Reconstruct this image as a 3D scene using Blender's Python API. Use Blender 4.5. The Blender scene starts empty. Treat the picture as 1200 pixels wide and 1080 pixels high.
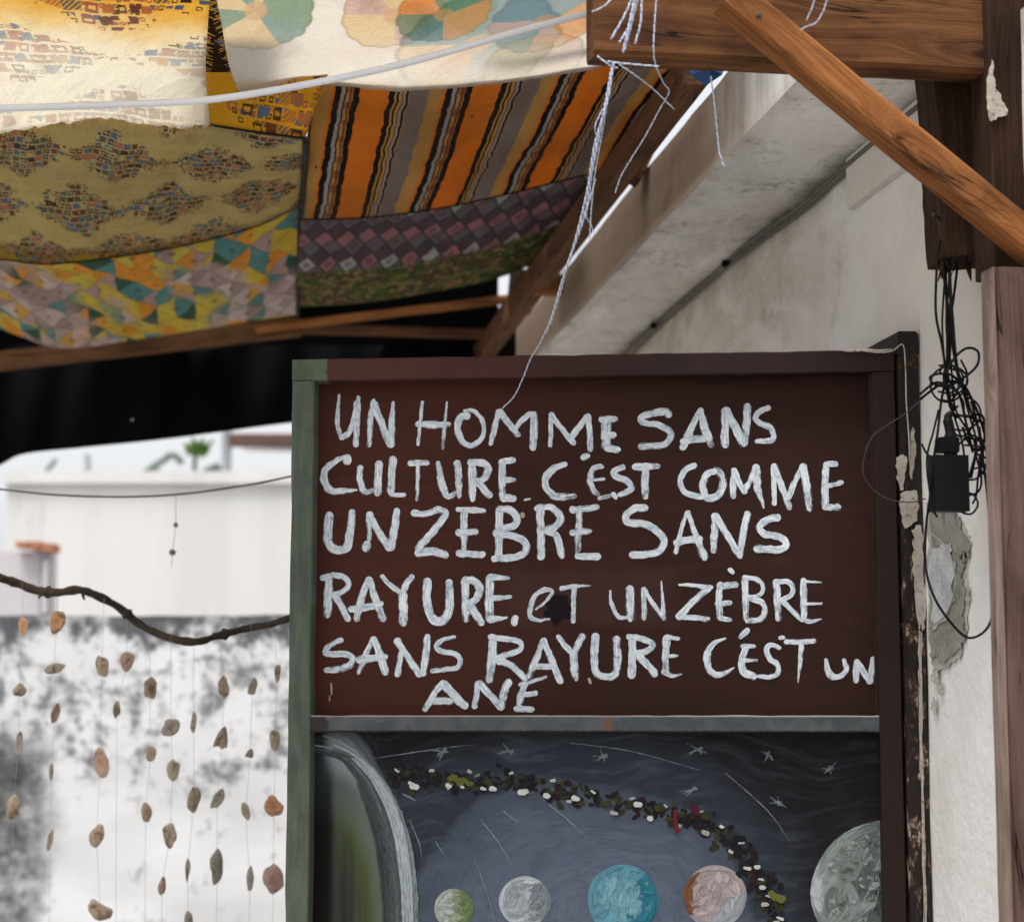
import bpy, math, random
import numpy as np
from mathutils import Vector, Matrix, noise as mnoise
random.seed(7)
C = bpy.context.scene.collection
R = math.radians

# ------------------------------------------------------------------ camera, sky, sun, exposure
FPX = 2400.0
PITCH = math.atan(290/2400); YAW = R(8.47); EYE = Vector((0, 0, 1.6))
Fv = Vector((math.sin(YAW)*math.cos(PITCH), math.cos(YAW)*math.cos(PITCH), math.sin(PITCH)))
Rv = Vector((math.cos(YAW), -math.sin(YAW), 0)); Uv = Rv.cross(Fv)
HEAD = Vector((math.sin(YAW), math.cos(YAW), 0))
cam_data = bpy.data.cameras.new('camera'); cam = bpy.data.objects.new('camera', cam_data); C.objects.link(cam)
cam_data.lens = 72; cam_data.sensor_width = 36; cam_data.clip_start = 0.05; cam_data.clip_end = 600
m = Matrix((Rv, Uv, -Fv)).transposed().to_4x4(); m.translation = EYE; cam.matrix_world = m
cam_data.dof.use_dof = True; cam_data.dof.focus_distance = 2.72; cam_data.dof.aperture_fstop = 5.0
bpy.context.scene.camera = cam

world = bpy.data.worlds.new('World'); bpy.context.scene.world = world; world.use_nodes = True
wn = world.node_tree.nodes; wl = world.node_tree.links
bg = wn['Background']; sky = wn.new('ShaderNodeTexSky'); sky.sky_type = 'NISHITA'; sky.sun_disc = False
SUN_EL, SUN_AZ = R(69), R(222)      # behind and to the left of the camera
sky.sun_elevation = SUN_EL; sky.sun_rotation = SUN_AZ; sky.air_density = 1.0; sky.dust_density = 4.0
hs = wn.new('ShaderNodeHueSaturation'); hs.inputs['Saturation'].default_value = 0.22
wl.new(sky.outputs['Color'], hs.inputs['Color'])
mixw = wn.new('ShaderNodeMix'); mixw.data_type = 'RGBA'; mixw.inputs['Factor'].default_value = 0.35
mixw.inputs[7].default_value = (9.0, 9.2, 9.5, 1)          # even cloud layer
wl.new(hs.outputs['Color'], mixw.inputs[6]); wl.new(mixw.outputs[2], bg.inputs['Color'])
bg.inputs['Strength'].default_value = 0.092
sd = bpy.data.lights.new('sun', 'SUN'); sd.energy = 2.1; sd.angle = R(28); sd.color = (1, .97, .93)
sun = bpy.data.objects.new('sun', sd); C.objects.link(sun)
sdir = Vector((math.sin(SUN_AZ)*math.cos(SUN_EL), math.cos(SUN_AZ)*math.cos(SUN_EL), math.sin(SUN_EL)))
sun.rotation_euler = sdir.to_track_quat('Z', 'Y').to_euler(); sun.location = (0, 0, 8)
sc = bpy.context.scene
sc.view_settings.view_transform = 'Standard'; sc.view_settings.look = 'None'
sc.view_settings.exposure = 0.85; sc.view_settings.gamma = 1.0; sc.view_settings.use_curve_mapping = False

# ------------------------------------------------------------------ placing helpers
def ray(px, py): return (Fv + Rv*((px-600)/FPX) + Uv*((540-py)/FPX))
def at(px, py, D):                      # point at heading distance D
    r = ray(px, py); return EYE + r*(D/r.dot(HEAD))
def onX(px, py, X): r = ray(px, py); return EYE + r*(X/r.x)
def onY(px, py, Y): r = ray(px, py); return EYE + r*(Y/r.y)
def onP(px, py, p0, n): r = ray(px, py); return EYE + r*((p0-EYE).dot(n)/r.dot(n))

# ------------------------------------------------------------------ mesh builder
class MB:
    def __init__(s): s.v=[]; s.f=[]; s.uv=[]; s.col=[]
    def vert(s, p, uv=(0,0), col=(1,1,1,1)):
        s.v.append(tuple(p)); s.uv.append(uv); s.col.append(col); return len(s.v)-1
    def face(s, *i): s.f.append(tuple(i))
    def grid(s, P, UV=None, col=(1,1,1,1)):      # P rows of points
        n0 = len(s.v); nr, nc = len(P), len(P[0])
        for i in range(nr):
            for j in range(nc): s.vert(P[i][j], UV[i][j] if UV else (j/(nc-1), i/(nr-1)), col)
        for i in range(nr-1):
            for j in range(nc-1):
                a = n0+i*nc+j; s.f.append((a, a+1, a+nc+1, a+nc))
    def build(s, name, mat, parent=None, smooth=False, loc=None, bevel=0):
        o0 = parent_origin(parent) if parent else (Vector(loc) if loc else Vector((0,0,0)))
        me = bpy.data.meshes.new(name)
        me.from_pydata([(a-o0.x, b-o0.y, c-o0.z) for a,b,c in s.v], [], s.f)
        uvl = me.uv_layers.new(name='UVMap'); lv = np.zeros(len(me.loops), dtype=np.int32)
        me.loops.foreach_get('vertex_index', lv)
        uvl.data.foreach_set('uv', np.array(s.uv, dtype=np.float32)[lv].ravel())
        ca = me.color_attributes.new('paint', 'FLOAT_COLOR', 'POINT')
        ca.data.foreach_set('color', np.array(s.col, dtype=np.float32).ravel())
        if smooth: me.polygons.foreach_set('use_smooth', [True]*len(me.polygons))
        me.materials.append(mat); me.update()
        o = bpy.data.objects.new(name, me); C.objects.link(o)
        if parent: o.parent = parent
        else: o.location = o0
        if bevel:
            b = o.modifiers.new('bevel', 'BEVEL'); b.width = bevel; b.segments = 2; b.limit_method = 'ANGLE'
        return o
def parent_origin(p):
    o = Vector(p.location)
    while p.parent: p = p.parent; o = o + Vector(p.location)
    return o
def thing(name, label, cat, loc, group=None):
    o = bpy.data.objects.new(name, None); C.objects.link(o); o.location = loc; o.empty_display_size = .05
    return tag(o, label, cat, group)
def tag(o, label=None, cat=None, group=None, kind=None):
    if label: o['label'] = label
    if cat: o['category'] = cat
    if group: o['group'] = group
    if kind: o['kind'] = kind
    return o

def box(mb, x0, x1, y0, y1, z0, z1, fr=None):
    """axis box, or in frame fr=(origin, ex, ey, ez). UVs in metres (x,z)"""
    if fr is None: fr = (Vector((0,0,0)), Vector((1,0,0)), Vector((0,1,0)), Vector((0,0,1)))
    O, ex, ey, ez = fr
    def P(x,y,z): return O + ex*x + ey*y + ez*z
    for quad, uvf in (
        (((x0,y0,z0),(x1,y0,z0),(x1,y0,z1),(x0,y0,z1)), lambda q:(q[0],q[2])),
        (((x1,y1,z0),(x0,y1,z0),(x0,y1,z1),(x1,y1,z1)), lambda q:(q[0]+5,q[2])),
        (((x0,y1,z0),(x0,y0,z0),(x0,y0,z1),(x0,y1,z1)), lambda q:(q[1]+.3,q[2])),
        (((x1,y0,z0),(x1,y1,z0),(x1,y1,z1),(x1,y0,z1)), lambda q:(q[1]+.7,q[2])),
        (((x0,y0,z1),(x1,y0,z1),(x1,y1,z1),(x0,y1,z1)), lambda q:(q[0],q[1]+.2)),
        (((x0,y1,z0),(x1,y1,z0),(x1,y0,z0),(x0,y0,z0)), lambda q:(q[0],q[1]+.4))):
        mb.face(*[mb.vert(P(*q), uvf(q)) for q in quad])

def wedge_beam(mb, p0, p1, w, h, up=Vector((0,0,1)), seg=24, wob=.0015, ch=.003, seed=0, ragged=0):
    """timber from p0 to p1, w across, h along 'up'; chamfered, slightly uneven; UV (length, around)"""
    p0=Vector(p0); p1=Vector(p1); d=(p1-p0); L=d.length; d.normalize()
    sx = d.cross(up).normalized(); su = sx.cross(d).normalized()
    prof = [(-w/2+ch,-h/2),(0,-h/2),(w/2-ch,-h/2),(w/2,-h/2+ch),(w/2,0),(w/2,h/2-ch),(w/2-ch,h/2),(0,h/2),(-w/2+ch,h/2),(-w/2,h/2-ch),(-w/2,0),(-w/2,-h/2+ch)]
    per=[0]
    for i in range(len(prof)):
        a=prof[i]; b=prof[(i+1)%len(prof)]; per.append(per[-1]+math.hypot(a[0]-b[0],a[1]-b[1]))
    n=len(prof); rings=[]
    for k in range(seg+1):
        t=k/seg; c=p0+d*(L*t)
        wx = mnoise.noise(Vector((t*L*7, seed, 0)))*wob; wu = mnoise.noise(Vector((t*L*7, seed+9, 3)))*wob
        row=[]
        for i in range(n+1):
            a=prof[i%n]; q = c + sx*(a[0]+wx) + su*(a[1]+wu)
            j = mnoise.noise(q*60+Vector((seed,0,0)))*wob*.6
            q = q + (sx*a[0]+su*a[1]).normalized()*j
            if ragged and k==seg: q = q + d*(random.uniform(-1,1)*ragged)
            row.append(mb.vert(q, (L*t+seed*.37, per[i]+seed*.11)))
        rings.append(row)
    for k in range(seg):
        for i in range(n): mb.face(rings[k][i], rings[k][i+1], rings[k+1][i+1], rings[k+1][i])
    mb.f.append(tuple(reversed(rings[0][:n]))); mb.f.append(tuple(rings[-1][:n]))

def cat(pts, n):                         # Catmull-Rom through Vectors / tuples, n per span
    P=[Vector(p) for p in pts]
    if len(P)==2: return [P[0].lerp(P[1], i/n) for i in range(n+1)]
    out=[]
    for i in range(len(P)-1):
        a=P[i-1] if i else P[0]*2-P[1]; b=P[i]; c=P[i+1]; d=P[i+2] if i+2<len(P) else P[-1]*2-P[-2]
        for k in range(n):
            t=k/n
            out.append(.5*((2*b)+(c-a)*t+(2*a-5*b+4*c-d)*t*t+(3*b-a-3*c+d)*t**3))
    out.append(P[-1]); return out

def tube(mb, pts, r, n=6, col=(1,1,1,1)):
    r = r if hasattr(r,'__len__') else [r]*len(pts)
    ref = Vector((.3,.9,.31)).normalized(); rings=[]; L=0
    for i,p in enumerate(pts):
        t=(pts[min(i+1,len(pts)-1)]-pts[max(i-1,0)]).normalized()
        s=t.cross(ref)
        if s.length<1e-3: s=t.cross(Vector((1,0,0)))
        s.normalize(); u=s.cross(t)
        if i: L+=(pts[i]-pts[i-1]).length
        rings.append([mb.vert(p+(s*math.cos(2*math.pi*k/n)+u*math.sin(2*math.pi*k/n))*r[i],(L,k/n*r[i]*6.3),col) for k in range(n)])
    for i in range(len(pts)-1):
        for k in range(n): mb.face(rings[i][k],rings[i][(k+1)%n],rings[i+1][(k+1)%n],rings[i+1][k])
    mb.f.append(tuple(reversed(rings[0]))); mb.f.append(tuple(rings[-1]))
def rope(mb, pts, r, strands=2, pitch=.012, n=4, cols=((.75,.8,.9,1),(.35,.42,.62,1))):
    """twisted strands along a path"""
    D=[]; 
    for i in range(len(pts)-1):
        L=(pts[i+1]-pts[i]).length; k=max(1,int(L/(pitch/7)))
        D+= [pts[i].lerp(pts[i+1],j/k) for j in range(k)]
    D.append(pts[-1]); ref=Vector((.3,.9,.31)).normalized()
    for s in range(strands):
        out=[]; L=0
        for i,p in enumerate(D):
            t=(D[min(i+1,len(D)-1)]-D[max(i-1,0)]).normalized(); a=t.cross(ref).normalized(); b=a.cross(t)
            if i: L+=(D[i]-D[i-1]).length
            ph=2*math.pi*(L/pitch+s/strands); out.append(p+(a*math.cos(ph)+b*math.sin(ph))*r*.5)
        tube(mb,out,r*.62,n,cols[s%len(cols)])

# ------------------------------------------------------------------ node graph helper
class S:
    def __init__(s, g, k): s.g=g; s.k=k
    def _m(s, op, o=None, c=None):
        n=s.g.t.nodes.new('ShaderNodeMath'); n.operation=op; s.g.link(s, n.inputs[0])
        if o is not None: s.g.link(o, n.inputs[1])
        if c is not None: s.g.link(c, n.inputs[2])
        return S(s.g, n.outputs[0])
    def __add__(s,o): return s._m('ADD',o)
    def __radd__(s,o): return s._m('ADD',o)
    def __sub__(s,o): return s._m('SUBTRACT',o)
    def __rsub__(s,o): return s._m('MULTIPLY',-1)._m('ADD',o)
    def __mul__(s,o): return s._m('MULTIPLY',o)
    def __rmul__(s,o): return s._m('MULTIPLY',o)
    def __truediv__(s,o): return s._m('DIVIDE',o)
    def floor(s): return s._m('FLOOR')
    def fract(s): return s._m('FRACT')
    def abs(s): return s._m('ABSOLUTE')
    def lt(s,o): return s._m('LESS_THAN',o)
    def gt(s,o): return s._m('GREATER_THAN',o)
    def mn(s,o): return s._m('MINIMUM',o)
    def mx(s,o): return s._m('MAXIMUM',o)
    def sin(s): return s._m('SINE')
    def cos(s): return s._m('COSINE')
    def sqrt(s): return s._m('SQRT')
    def atan2(s,o): return s._m('ARCTAN2',o)
    def pw(s,o): return s._m('POWER',o)
    def clamp(s):
        n=s.g.t.nodes.new('ShaderNodeClamp'); s.g.link(s,n.inputs[0]); return S(s.g,n.outputs[0])
    def step(s,a,b,lo=0.,hi=1.):          # smoothstep
        n=s.g.t.nodes.new('ShaderNodeMapRange'); n.interpolation_type='SMOOTHSTEP'
        s.g.link(s,n.inputs[0]); n.inputs[1].default_value=a; n.inputs[2].default_value=b
        n.inputs[3].default_value=lo; n.inputs[4].default_value=hi; return S(s.g,n.outputs[0])
def rgba(c): return tuple(c)+(1,) if len(c)==3 else tuple(c)
class G:
    def __init__(g, name):
        g.m=bpy.data.materials.new(name); g.m.use_nodes=True; g.t=g.m.node_tree
        g.p=g.t.nodes['Principled BSDF']; g.out=g.t.nodes['Material Output']
        g.p.inputs['Roughness'].default_value=.7
    def link(g, a, inp):
        if isinstance(a,S): g.t.links.new(a.k, inp)
        elif isinstance(a,(tuple,list)): inp.default_value = rgba(a) if inp.type=='RGBA' else tuple(a)
        elif inp.type=='RGBA': inp.default_value=(a,a,a,1)
        else: inp.default_value=a
    def coord(g, k='Object'): n=g.t.nodes.new('ShaderNodeTexCoord'); return S(g,n.outputs[k])
    def uv(g): return g.coord('UV')
    def pos(g): n=g.t.nodes.new('ShaderNodeNewGeometry'); return S(g,n.outputs['Position'])
    def nrm(g): n=g.t.nodes.new('ShaderNodeNewGeometry'); return S(g,n.outputs['Normal'])
    def xyz(g,v): n=g.t.nodes.new('ShaderNodeSeparateXYZ'); g.link(v,n.inputs[0]); return [S(g,o) for o in n.outputs]
    def vec(g,x,y,z=0.):
        n=g.t.nodes.new('ShaderNodeCombineXYZ')
        for i,a in enumerate((x,y,z)): g.link(a,n.inputs[i])
        return S(g,n.outputs[0])
    def scale(g,v,s):
        n=g.t.nodes.new('ShaderNodeVectorMath'); n.operation='MULTIPLY'; g.link(v,n.inputs[0]); n.inputs[1].default_value=s; return S(g,n.outputs[0])
    def vadd(g,v,w):
        n=g.t.nodes.new('ShaderNodeVectorMath'); n.operation='ADD'; g.link(v,n.inputs[0]); g.link(w,n.inputs[1]); return S(g,n.outputs[0])
    def noise(g,v,sc=5.,det=4.,ro=.55,dist=0.,color=False):
        n=g.t.nodes.new('ShaderNodeTexNoise'); g.link(v,n.inputs['Vector']); n.inputs['Scale'].default_value=sc
        n.inputs['Detail'].default_value=det; n.inputs['Roughness'].default_value=ro; n.inputs['Distortion'].default_value=dist
        return S(g,n.outputs['Color' if color else 'Fac'])
    def voro(g,v,sc=5.,out='Distance',feat='F1',metric='EUCLIDEAN',rnd=1.):
        n=g.t.nodes.new('ShaderNodeTexVoronoi'); n.feature=feat
        if feat!='DISTANCE_TO_EDGE': n.distance=metric
        g.link(v,n.inputs['Vector']); n.inputs['Scale'].default_value=sc; n.inputs['Randomness'].default_value=rnd
        return S(g,n.outputs[out])
    def white(g,v): n=g.t.nodes.new('ShaderNodeTexWhiteNoise'); g.link(v,n.inputs['Vector']); return S(g,n.outputs['Value'])
    def ramp(g,f,st,interp='LINEAR'):
        n=g.t.nodes.new('ShaderNodeValToRGB'); cr=n.color_ramp; cr.interpolation=interp
        while len(cr.elements)<len(st): cr.elements.new(.5)
        for e,(p,c) in zip(cr.elements,st): e.position=p
        for e,(p,c) in zip(cr.elements,st): e.color=rgba(c) if hasattr(c,'__len__') else (c,c,c,1)
        g.link(f,n.inputs[0]); return S(g,n.outputs[0])
    def mix(g,f,a,b,mode='MIX'):
        n=g.t.nodes.new('ShaderNodeMix'); n.data_type='RGBA'; n.blend_type=mode
        g.link(f,n.inputs[0]); g.link(a,n.inputs[6]); g.link(b,n.inputs[7]); return S(g,n.outputs[2])
    def attr(g,name='paint'):
        n=g.t.nodes.new('ShaderNodeAttribute'); n.attribute_name=name; return S(g,n.outputs['Color']), S(g,n.outputs['Alpha'])
    def set(g,base=None,rough=None,bump=None,bs=.3,bd=.01,spec=None,metal=None,nrm_s=None):
        if base is not None: g.link(base,g.p.inputs['Base Color'])
        if rough is not None: g.link(rough,g.p.inputs['Roughness'])
        if spec is not None: g.p.inputs['Specular IOR Level'].default_value=spec
        if metal is not None: g.link(metal,g.p.inputs['Metallic'])
        if bump is not None:
            n=g.t.nodes.new('ShaderNodeBump'); n.inputs['Strength'].default_value=bs; n.inputs['Distance'].default_value=bd
            g.link(bump,n.inputs['Height']); g.t.links.new(n.outputs[0],g.p.inputs['Normal']); g.bumpn=n
        return g.m
    def translucent(g, col, amount, alpha=None):
        tr=g.t.nodes.new('ShaderNodeBsdfTranslucent'); g.link(col,tr.inputs[0])
        if hasattr(g,'bumpn'): g.t.links.new(g.bumpn.outputs[0],tr.inputs['Normal'])
        mx=g.t.nodes.new('ShaderNodeMixShader'); mx.inputs[0].default_value=amount
        g.t.links.new(g.p.outputs[0],mx.inputs[1]); g.t.links.new(tr.outputs[0],mx.inputs[2]); g.t.links.new(mx.outputs[0],g.out.inputs[0])
        return g.m
    def coverage(g, f):
        tp=g.t.nodes.new('ShaderNodeBsdfTransparent'); mx=g.t.nodes.new('ShaderNodeMixShader'); g.link(f,mx.inputs[0])
        g.t.links.new(tp.outputs[0],mx.inputs[1]); g.t.links.new(g.p.outputs[0],mx.inputs[2]); g.t.links.new(mx.outputs[0],g.out.inputs[0])
        return g.m

# ------------------------------------------------------------------ materials
def m_timber(name, a, b, dark, ring=11., rough=.8, grime=.5):
    g=G(name); u,v,_=g.xyz(g.uv())
    w=g.noise(g.vec(u*1.1,v*5.,0.),1.5,2.)
    kd=g.voro(g.vec(u*3.1,v*13.,2.),1.); kp=kd.step(.42,.0); gr=g.noise(g.vec(u*1.7,v*120.+w*ring+kp*7.,1.),1.5,5.,.62); ck=(g.noise(g.vec(u*1.3,v*34.+w*4.,21.),1.3,3.,.5)-.5).abs()
    fine=g.noise(g.vec(u*20.,v*900.,4.),1.,3.,.7)
    big=g.noise(g.vec(u*5.,v*12.,7.),1.3,4.)
    kn=g.voro(g.vec(u*4.,v*11.,2.),1.1); pa=g.noise(g.vec(u*9.,v*30.,12.),1.5,6.,.7); scr=g.noise(g.vec(u*2.,v*500.,9.),1.,5.,.8)
    c=g.mix(gr.step(.3,.7),b,a); c=g.mix(big.step(.42,.75)*grime,c,dark); c=g.mix(fine.step(.5,.8)*.35,c,dark)
    c=g.mix(kd.step(.11,.06)*.85,c,dark); c=g.mix(kp*.35,c,dark); crk=ck.step(.010,.003)*big.step(.45,.6); c=g.mix(crk*.9,c,(.006,.004,.003))
    c=g.mix(pa.step(.5,.68)*.35,c,dark); c=g.mix(scr.step(.60,.72)*.4,c,dark); h=gr*.6+fine*.5-scr*.5-crk*2.
    return g.set(c,g.ramp(gr,[(0,rough+.12),(1,rough-.06)]),h,.8,.003,spec=.14)
M={}
M['timber_orange']=m_timber('oiled orange timber',(.40,.160,.050),(.215,.070,.022),(.035,.014,.007),grime=.55)
M['timber_tan']=m_timber('tan brown timber',(.20,.095,.042),(.12,.052,.023),(.025,.012,.007))
M['timber_dark']=m_timber('dark weathered timber',(.060,.029,.016),(.028,.014,.008),(.007,.004,.003))
M['timber_rust']=m_timber('reddish weathered timber',(.165,.100,.085),(.12,.068,.058),(.045,.027,.021),rough=.75,grime=.6)
M['timber_grey']=m_timber('pale timber side',(.33,.25,.21),(.20,.135,.11),(.075,.048,.038),rough=.8,grime=.7)

def m_plaster(name, base, dirt, warm, amount=.5, mode='wall'):
    g=G(name); p=g.pos(); x,y,z=g.xyz(p)
    n1=g.noise(p,2.2,6.,.6); n2=g.noise(g.vadd(p,(7.,3.,1.)),9.,8.,.65,.4); n3=g.noise(p,60.,5.,.6); n4=g.noise(g.scale(p,(1.,.35,1.)),5.,6.,.7,1.)
    c=g.mix(n1.step(.35,.7)*.45,base,warm)
    blot=n2.step(.52,.72)*n4.step(.38,.66)*amount
    c=g.mix(blot,c,dirt)
    if mode=='wall':
        # grime runs along the joint under the slab and thins out towards the near end
        near=y.step(2.75,3.9,.22,1.)*z.step(1.95,2.3,.15,1.)
        c=g.mix((near*n4.step(.28,.62))*.6,c,warm); c=g.mix((near*n4.step(.46,.66)*n3.step(.3,.6))*.4,c,dirt)
        c=g.mix(z.step(2.35,2.42)*n2.step(.3,.6)*.55,c,dirt)
        c=g.mix(n2.step(.60,.68)*n3.step(.42,.6)*near*.35,c,dirt)
    if mode=='soffit':
        c=g.mix(n4.step(.40,.62)*y.step(2.3,3.6,.35,.95)*.3,c,dirt); c=g.mix(n3.step(.5,.66)*n2.step(.42,.62)*.45,c,(.10,.085,.07))
        c=g.mix(x.step(.90,.95)*n2.step(.25,.6)*.8,c,dirt)
        c=g.mix(x.step(.80,.765)*n2.step(.35,.6)*.25,c,dirt)
        lines=g.noise(g.scale(p,(3.,26.,3.)),1.6,6.,.75,1.5); c=g.mix(lines.step(.58,.63)*.25,c,(.10,.085,.07))
    pits=n3.step(.66,.74)*n2.step(.5,.6)
    c=g.mix(pits*.4,c,dirt)
    h=n2*.5+n3*.3+n1*.8
    return g.set(c,.9,h,.5,.014,spec=.12)
M['wall']=m_plaster('old white wall plaster',(.85,.845,.835),(.24,.20,.15),(.50,.41,.32),.42,'wall')
M['soffit']=m_plaster('soffit plaster',(.86,.84,.81),(.24,.20,.17),(.58,.53,.48),.5,'soffit')
def m_fascia():
    g=G('slab edge with stains and painted light'); p=g.pos(); x,y,z=g.xyz(p)
    n2=g.noise(p,7.,8.,.65,.4); n3=g.noise(p,50.,5.,.6); st=g.noise(g.scale(p,(1.,9.,1.2)),2.4,5.,.6)
    c=g.mix((y+n2*.5).step(2.85,3.35),(.62,.60,.57),(.30,.215,.15)); c=g.mix(st.step(.45,.7)*.45,c,(.20,.14,.095))  # lit near end and shaded far end painted in, stains laid over
    c=g.mix(n2.step(.58,.7)*.45,c,(.12,.085,.06)); c=g.mix(z.step(2.44,2.424)*.4,c,(.5,.46,.41))
    return g.set(c,.85,n2*.5+n3*.2,.4,.01,spec=.2)
M['fascia']=m_fascia()
M['board']=m_plaster('whitewashed board',(.68,.65,.61),(.2,.16,.13),(.42,.37,.32),.5,'x')

def m_mould():
    g=G('mouldy garden wall'); p=g.pos(); x,y,z=g.xyz(p)
    big=g.noise(p,1.6,5.,.6,.2); mid=g.noise(p,5.5,8.,.72,.6); fine=g.noise(p,26.,6.,.7); run=g.noise(g.scale(p,(9.,9.,1.1)),1.,5.,.65)
    c=g.mix(big.step(.3,.7)*.35,(.80,.80,.81),(.66,.66,.67))
    top=z.step(1.70,1.86)
    bm=g.noise(p,13.,7.,.75,.5); band=(top*.60+mid*1.0+run*.6+bm*1.3+fine*.7-2.12).step(-.04,.34)
    c=g.mix(z.step(1.835,1.85)*.55,c,(.36,.36,.35)); c=g.mix(band*.88,c,(.055,.055,.058))
    # mould patches in the upper half of the wall
    zone=z.step(1.20,1.50)
    mm=(mid*.95+fine*.35+run*.25+zone*.14-.02+(bm-.5)*.35+(fine-.5)*.35).step(.84,1.04)*(fine.step(.25,.65)*.5+.5)
    c=g.mix(mm*.85,c,(.095,.10,.115))
    low=(mid+fine*.25).step(.77,.88)
    c=g.mix(low*.5,c,(.2,.21,.22))
    # damp black patch down at the left end
    X0=at(18,900,6.0); dx=(x-X0.x); ed=(mid-.5)*.35
    left=((dx+ed).step(.14,.05))*((z+(fine-.5)*.3).step(1.62,1.42))
    c=g.mix(left*((mid+fine*.5).step(.52,.85)*.75+.12),c,(.035,.035,.035))
    blo=((dx+ed).step(.10,.0))*(((z-1.41)*1.3).abs().step(.14,.02)); c=g.mix(blo*.8,c,(.03,.03,.03))
    return g.set(c,.9,mid*.5+fine*.2,.4,.02,spec=.2)
M['mould']=m_mould()
def m_simple(name,col,rough=.8,var=.15,sc=12.,spec=.3,bump=.2,bd=.004):
    g=G(name); p=g.pos(); n=g.noise(p,sc,5.,.6); n2=g.noise(p,sc*6,4.,.6)
    c=g.mix(n.step(.3,.7)*var*2,col,tuple(k*.55 for k in col)); c=g.mix(n2.step(.4,.8)*var,c,tuple(min(1,k*1.35) for k in col))
    return g.set(c,rough,n2*.6+n*.4,bump,bd,spec=spec)
def m_far():
    g=G('far white render'); p=g.pos(); a=g.noise(g.scale(p,(2.5,2.5,.35)),1.,6.,.65); b=g.noise(p,1.1,5.,.6); d=g.noise(g.scale(p,(8.,8.,1.)),1.,6.,.7)
    c=g.mix(a.step(.42,.68)*.5,(.74,.73,.71),(.60,.59,.56)); c=g.mix(b.step(.5,.7)*.4,c,(.66,.64,.60)); c=g.mix(d.step(.6,.72)*.4,c,(.42,.41,.38))
    return g.set(c,.9,a,.3,.02,spec=.1)
M['far_white']=m_far()
M['far_pink']=m_simple('pale pinkish render',(.64,.60,.61),.9,.06,1.5)
M['terracotta']=m_simple('terracotta tile',(.48,.20,.10),.8,.2,20.)
M['grey_metal']=m_simple('grey painted metal',(.30,.31,.34),.6,.1)
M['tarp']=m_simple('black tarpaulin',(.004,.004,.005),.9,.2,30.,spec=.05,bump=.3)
M['concrete']=m_simple('bare grey render',(.30,.285,.245),.95,.35,30.,bump=.7)
M['remnant']=m_simple('dirty plaster remnant',(.52,.53,.54),.95,.4,30.,bump=.6)
M['rim']=m_simple('crumbling plaster rim',(.56,.53,.48),.95,.5,60.,bump=.9)
M['ground']=m_simple('grey concrete ground',(.30,.29,.27),.95,.2,2.)
M['black_rubber']=m_simple('black cable sheath',(.006,.006,.0065),.6,.1,60.,spec=.15)
M['black_plastic']=m_simple('black adapter plastic',(.006,.006,.007),.5,.1,60.,spec=.25)
M['grey_conduit']=m_simple('dirty conduit',(.14,.12,.105),.75,.3,18.)
M['white_cable']=m_simple('white cable sheath',(.78,.79,.82),.4,.08,40.,spec=.5)
M['blue_plastic']=m_simple('blue plastic',(.02,.07,.22),.4,.2,40.)
M['steel']=m_simple('rusty steel',(.07,.05,.04),.6,.4,200.)
M['green_leaf']=m_simple('green leaf',(.10,.19,.04),.6,.3,60.)
M['grey_leaf']=m_simple('grey green cactus stem',(.16,.20,.17),.8,.2,30.)
M['bark']=m_simple('dark bark',(.075,.052,.036),.9,.45,60.,bump=1.,bd=.01)
M['nylon']=m_simple('thin grey nylon line',(.34,.33,.32),.6,.1)
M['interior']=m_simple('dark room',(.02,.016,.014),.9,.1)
M['dark_brown_paint']=None

def m_rope():
    g=G('frayed nylon rope'); c,a=g.attr(); n=g.noise(g.pos(),400.,3.); c2=g.mix(n.step(.4,.7)*.45,c,(.30,.30,.33))
    return g.set(c2,.6,n,.3,.001)
M['rope']=m_rope()
def m_shell():
    g=G('shell'); c,a=g.attr(); u,v,_=g.xyz(g.uv()); p=g.pos(); n=g.noise(p,130.,5.,.7); r=g.noise(g.vec(u*.5,v*22.,0.),2.,3.)
    b=g.noise(p,45.,4.,.6,.8)
    k=g.mix(r.step(.4,.65)*.6,c,(.42,.36,.29)); k=g.mix(n.step(.5,.72)*.4,k,(.16,.11,.075)); k=g.mix(v.step(.74,.92)*.55,k,(.46,.40,.33))
    k=g.mix(b.step(.52,.62)*.75,k,(.13,.075,.045)); k=g.mix(v.step(.45,.15)*.35,k,(.16,.09,.055))
    return g.set(k,.75,n+r,.7,.003)
M['shell']=m_shell()

# door coordinates: u along the leaf from the hinge (negative to the left), off towards the viewer
YJ0=onX(1084,700,.95).y
A14=R(14.0); EX=Vector((math.cos(A14),-math.sin(A14),0)); NN=Vector((-math.sin(A14),-math.cos(A14),0))   # NN faces the camera
HINGE=onY(1056,700,YJ0); HINGE.z=0
EZ=Vector((0,0,1)); DFR=(HINGE,EX,-NN,EZ)
def duz(px,py,off=0.):
    q=onP(px,py,HINGE+NN*off,NN)-HINGE; return q.dot(EX), q.z
def dpt(px,py,off=0.): return onP(px,py,HINGE+NN*off,NN)
REC=-.034
def uc(px,py=700,off=0.): return duz(px,py,off)[0]
def zc(py,px=700,off=0.): return duz(px,py,off)[1]

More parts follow.
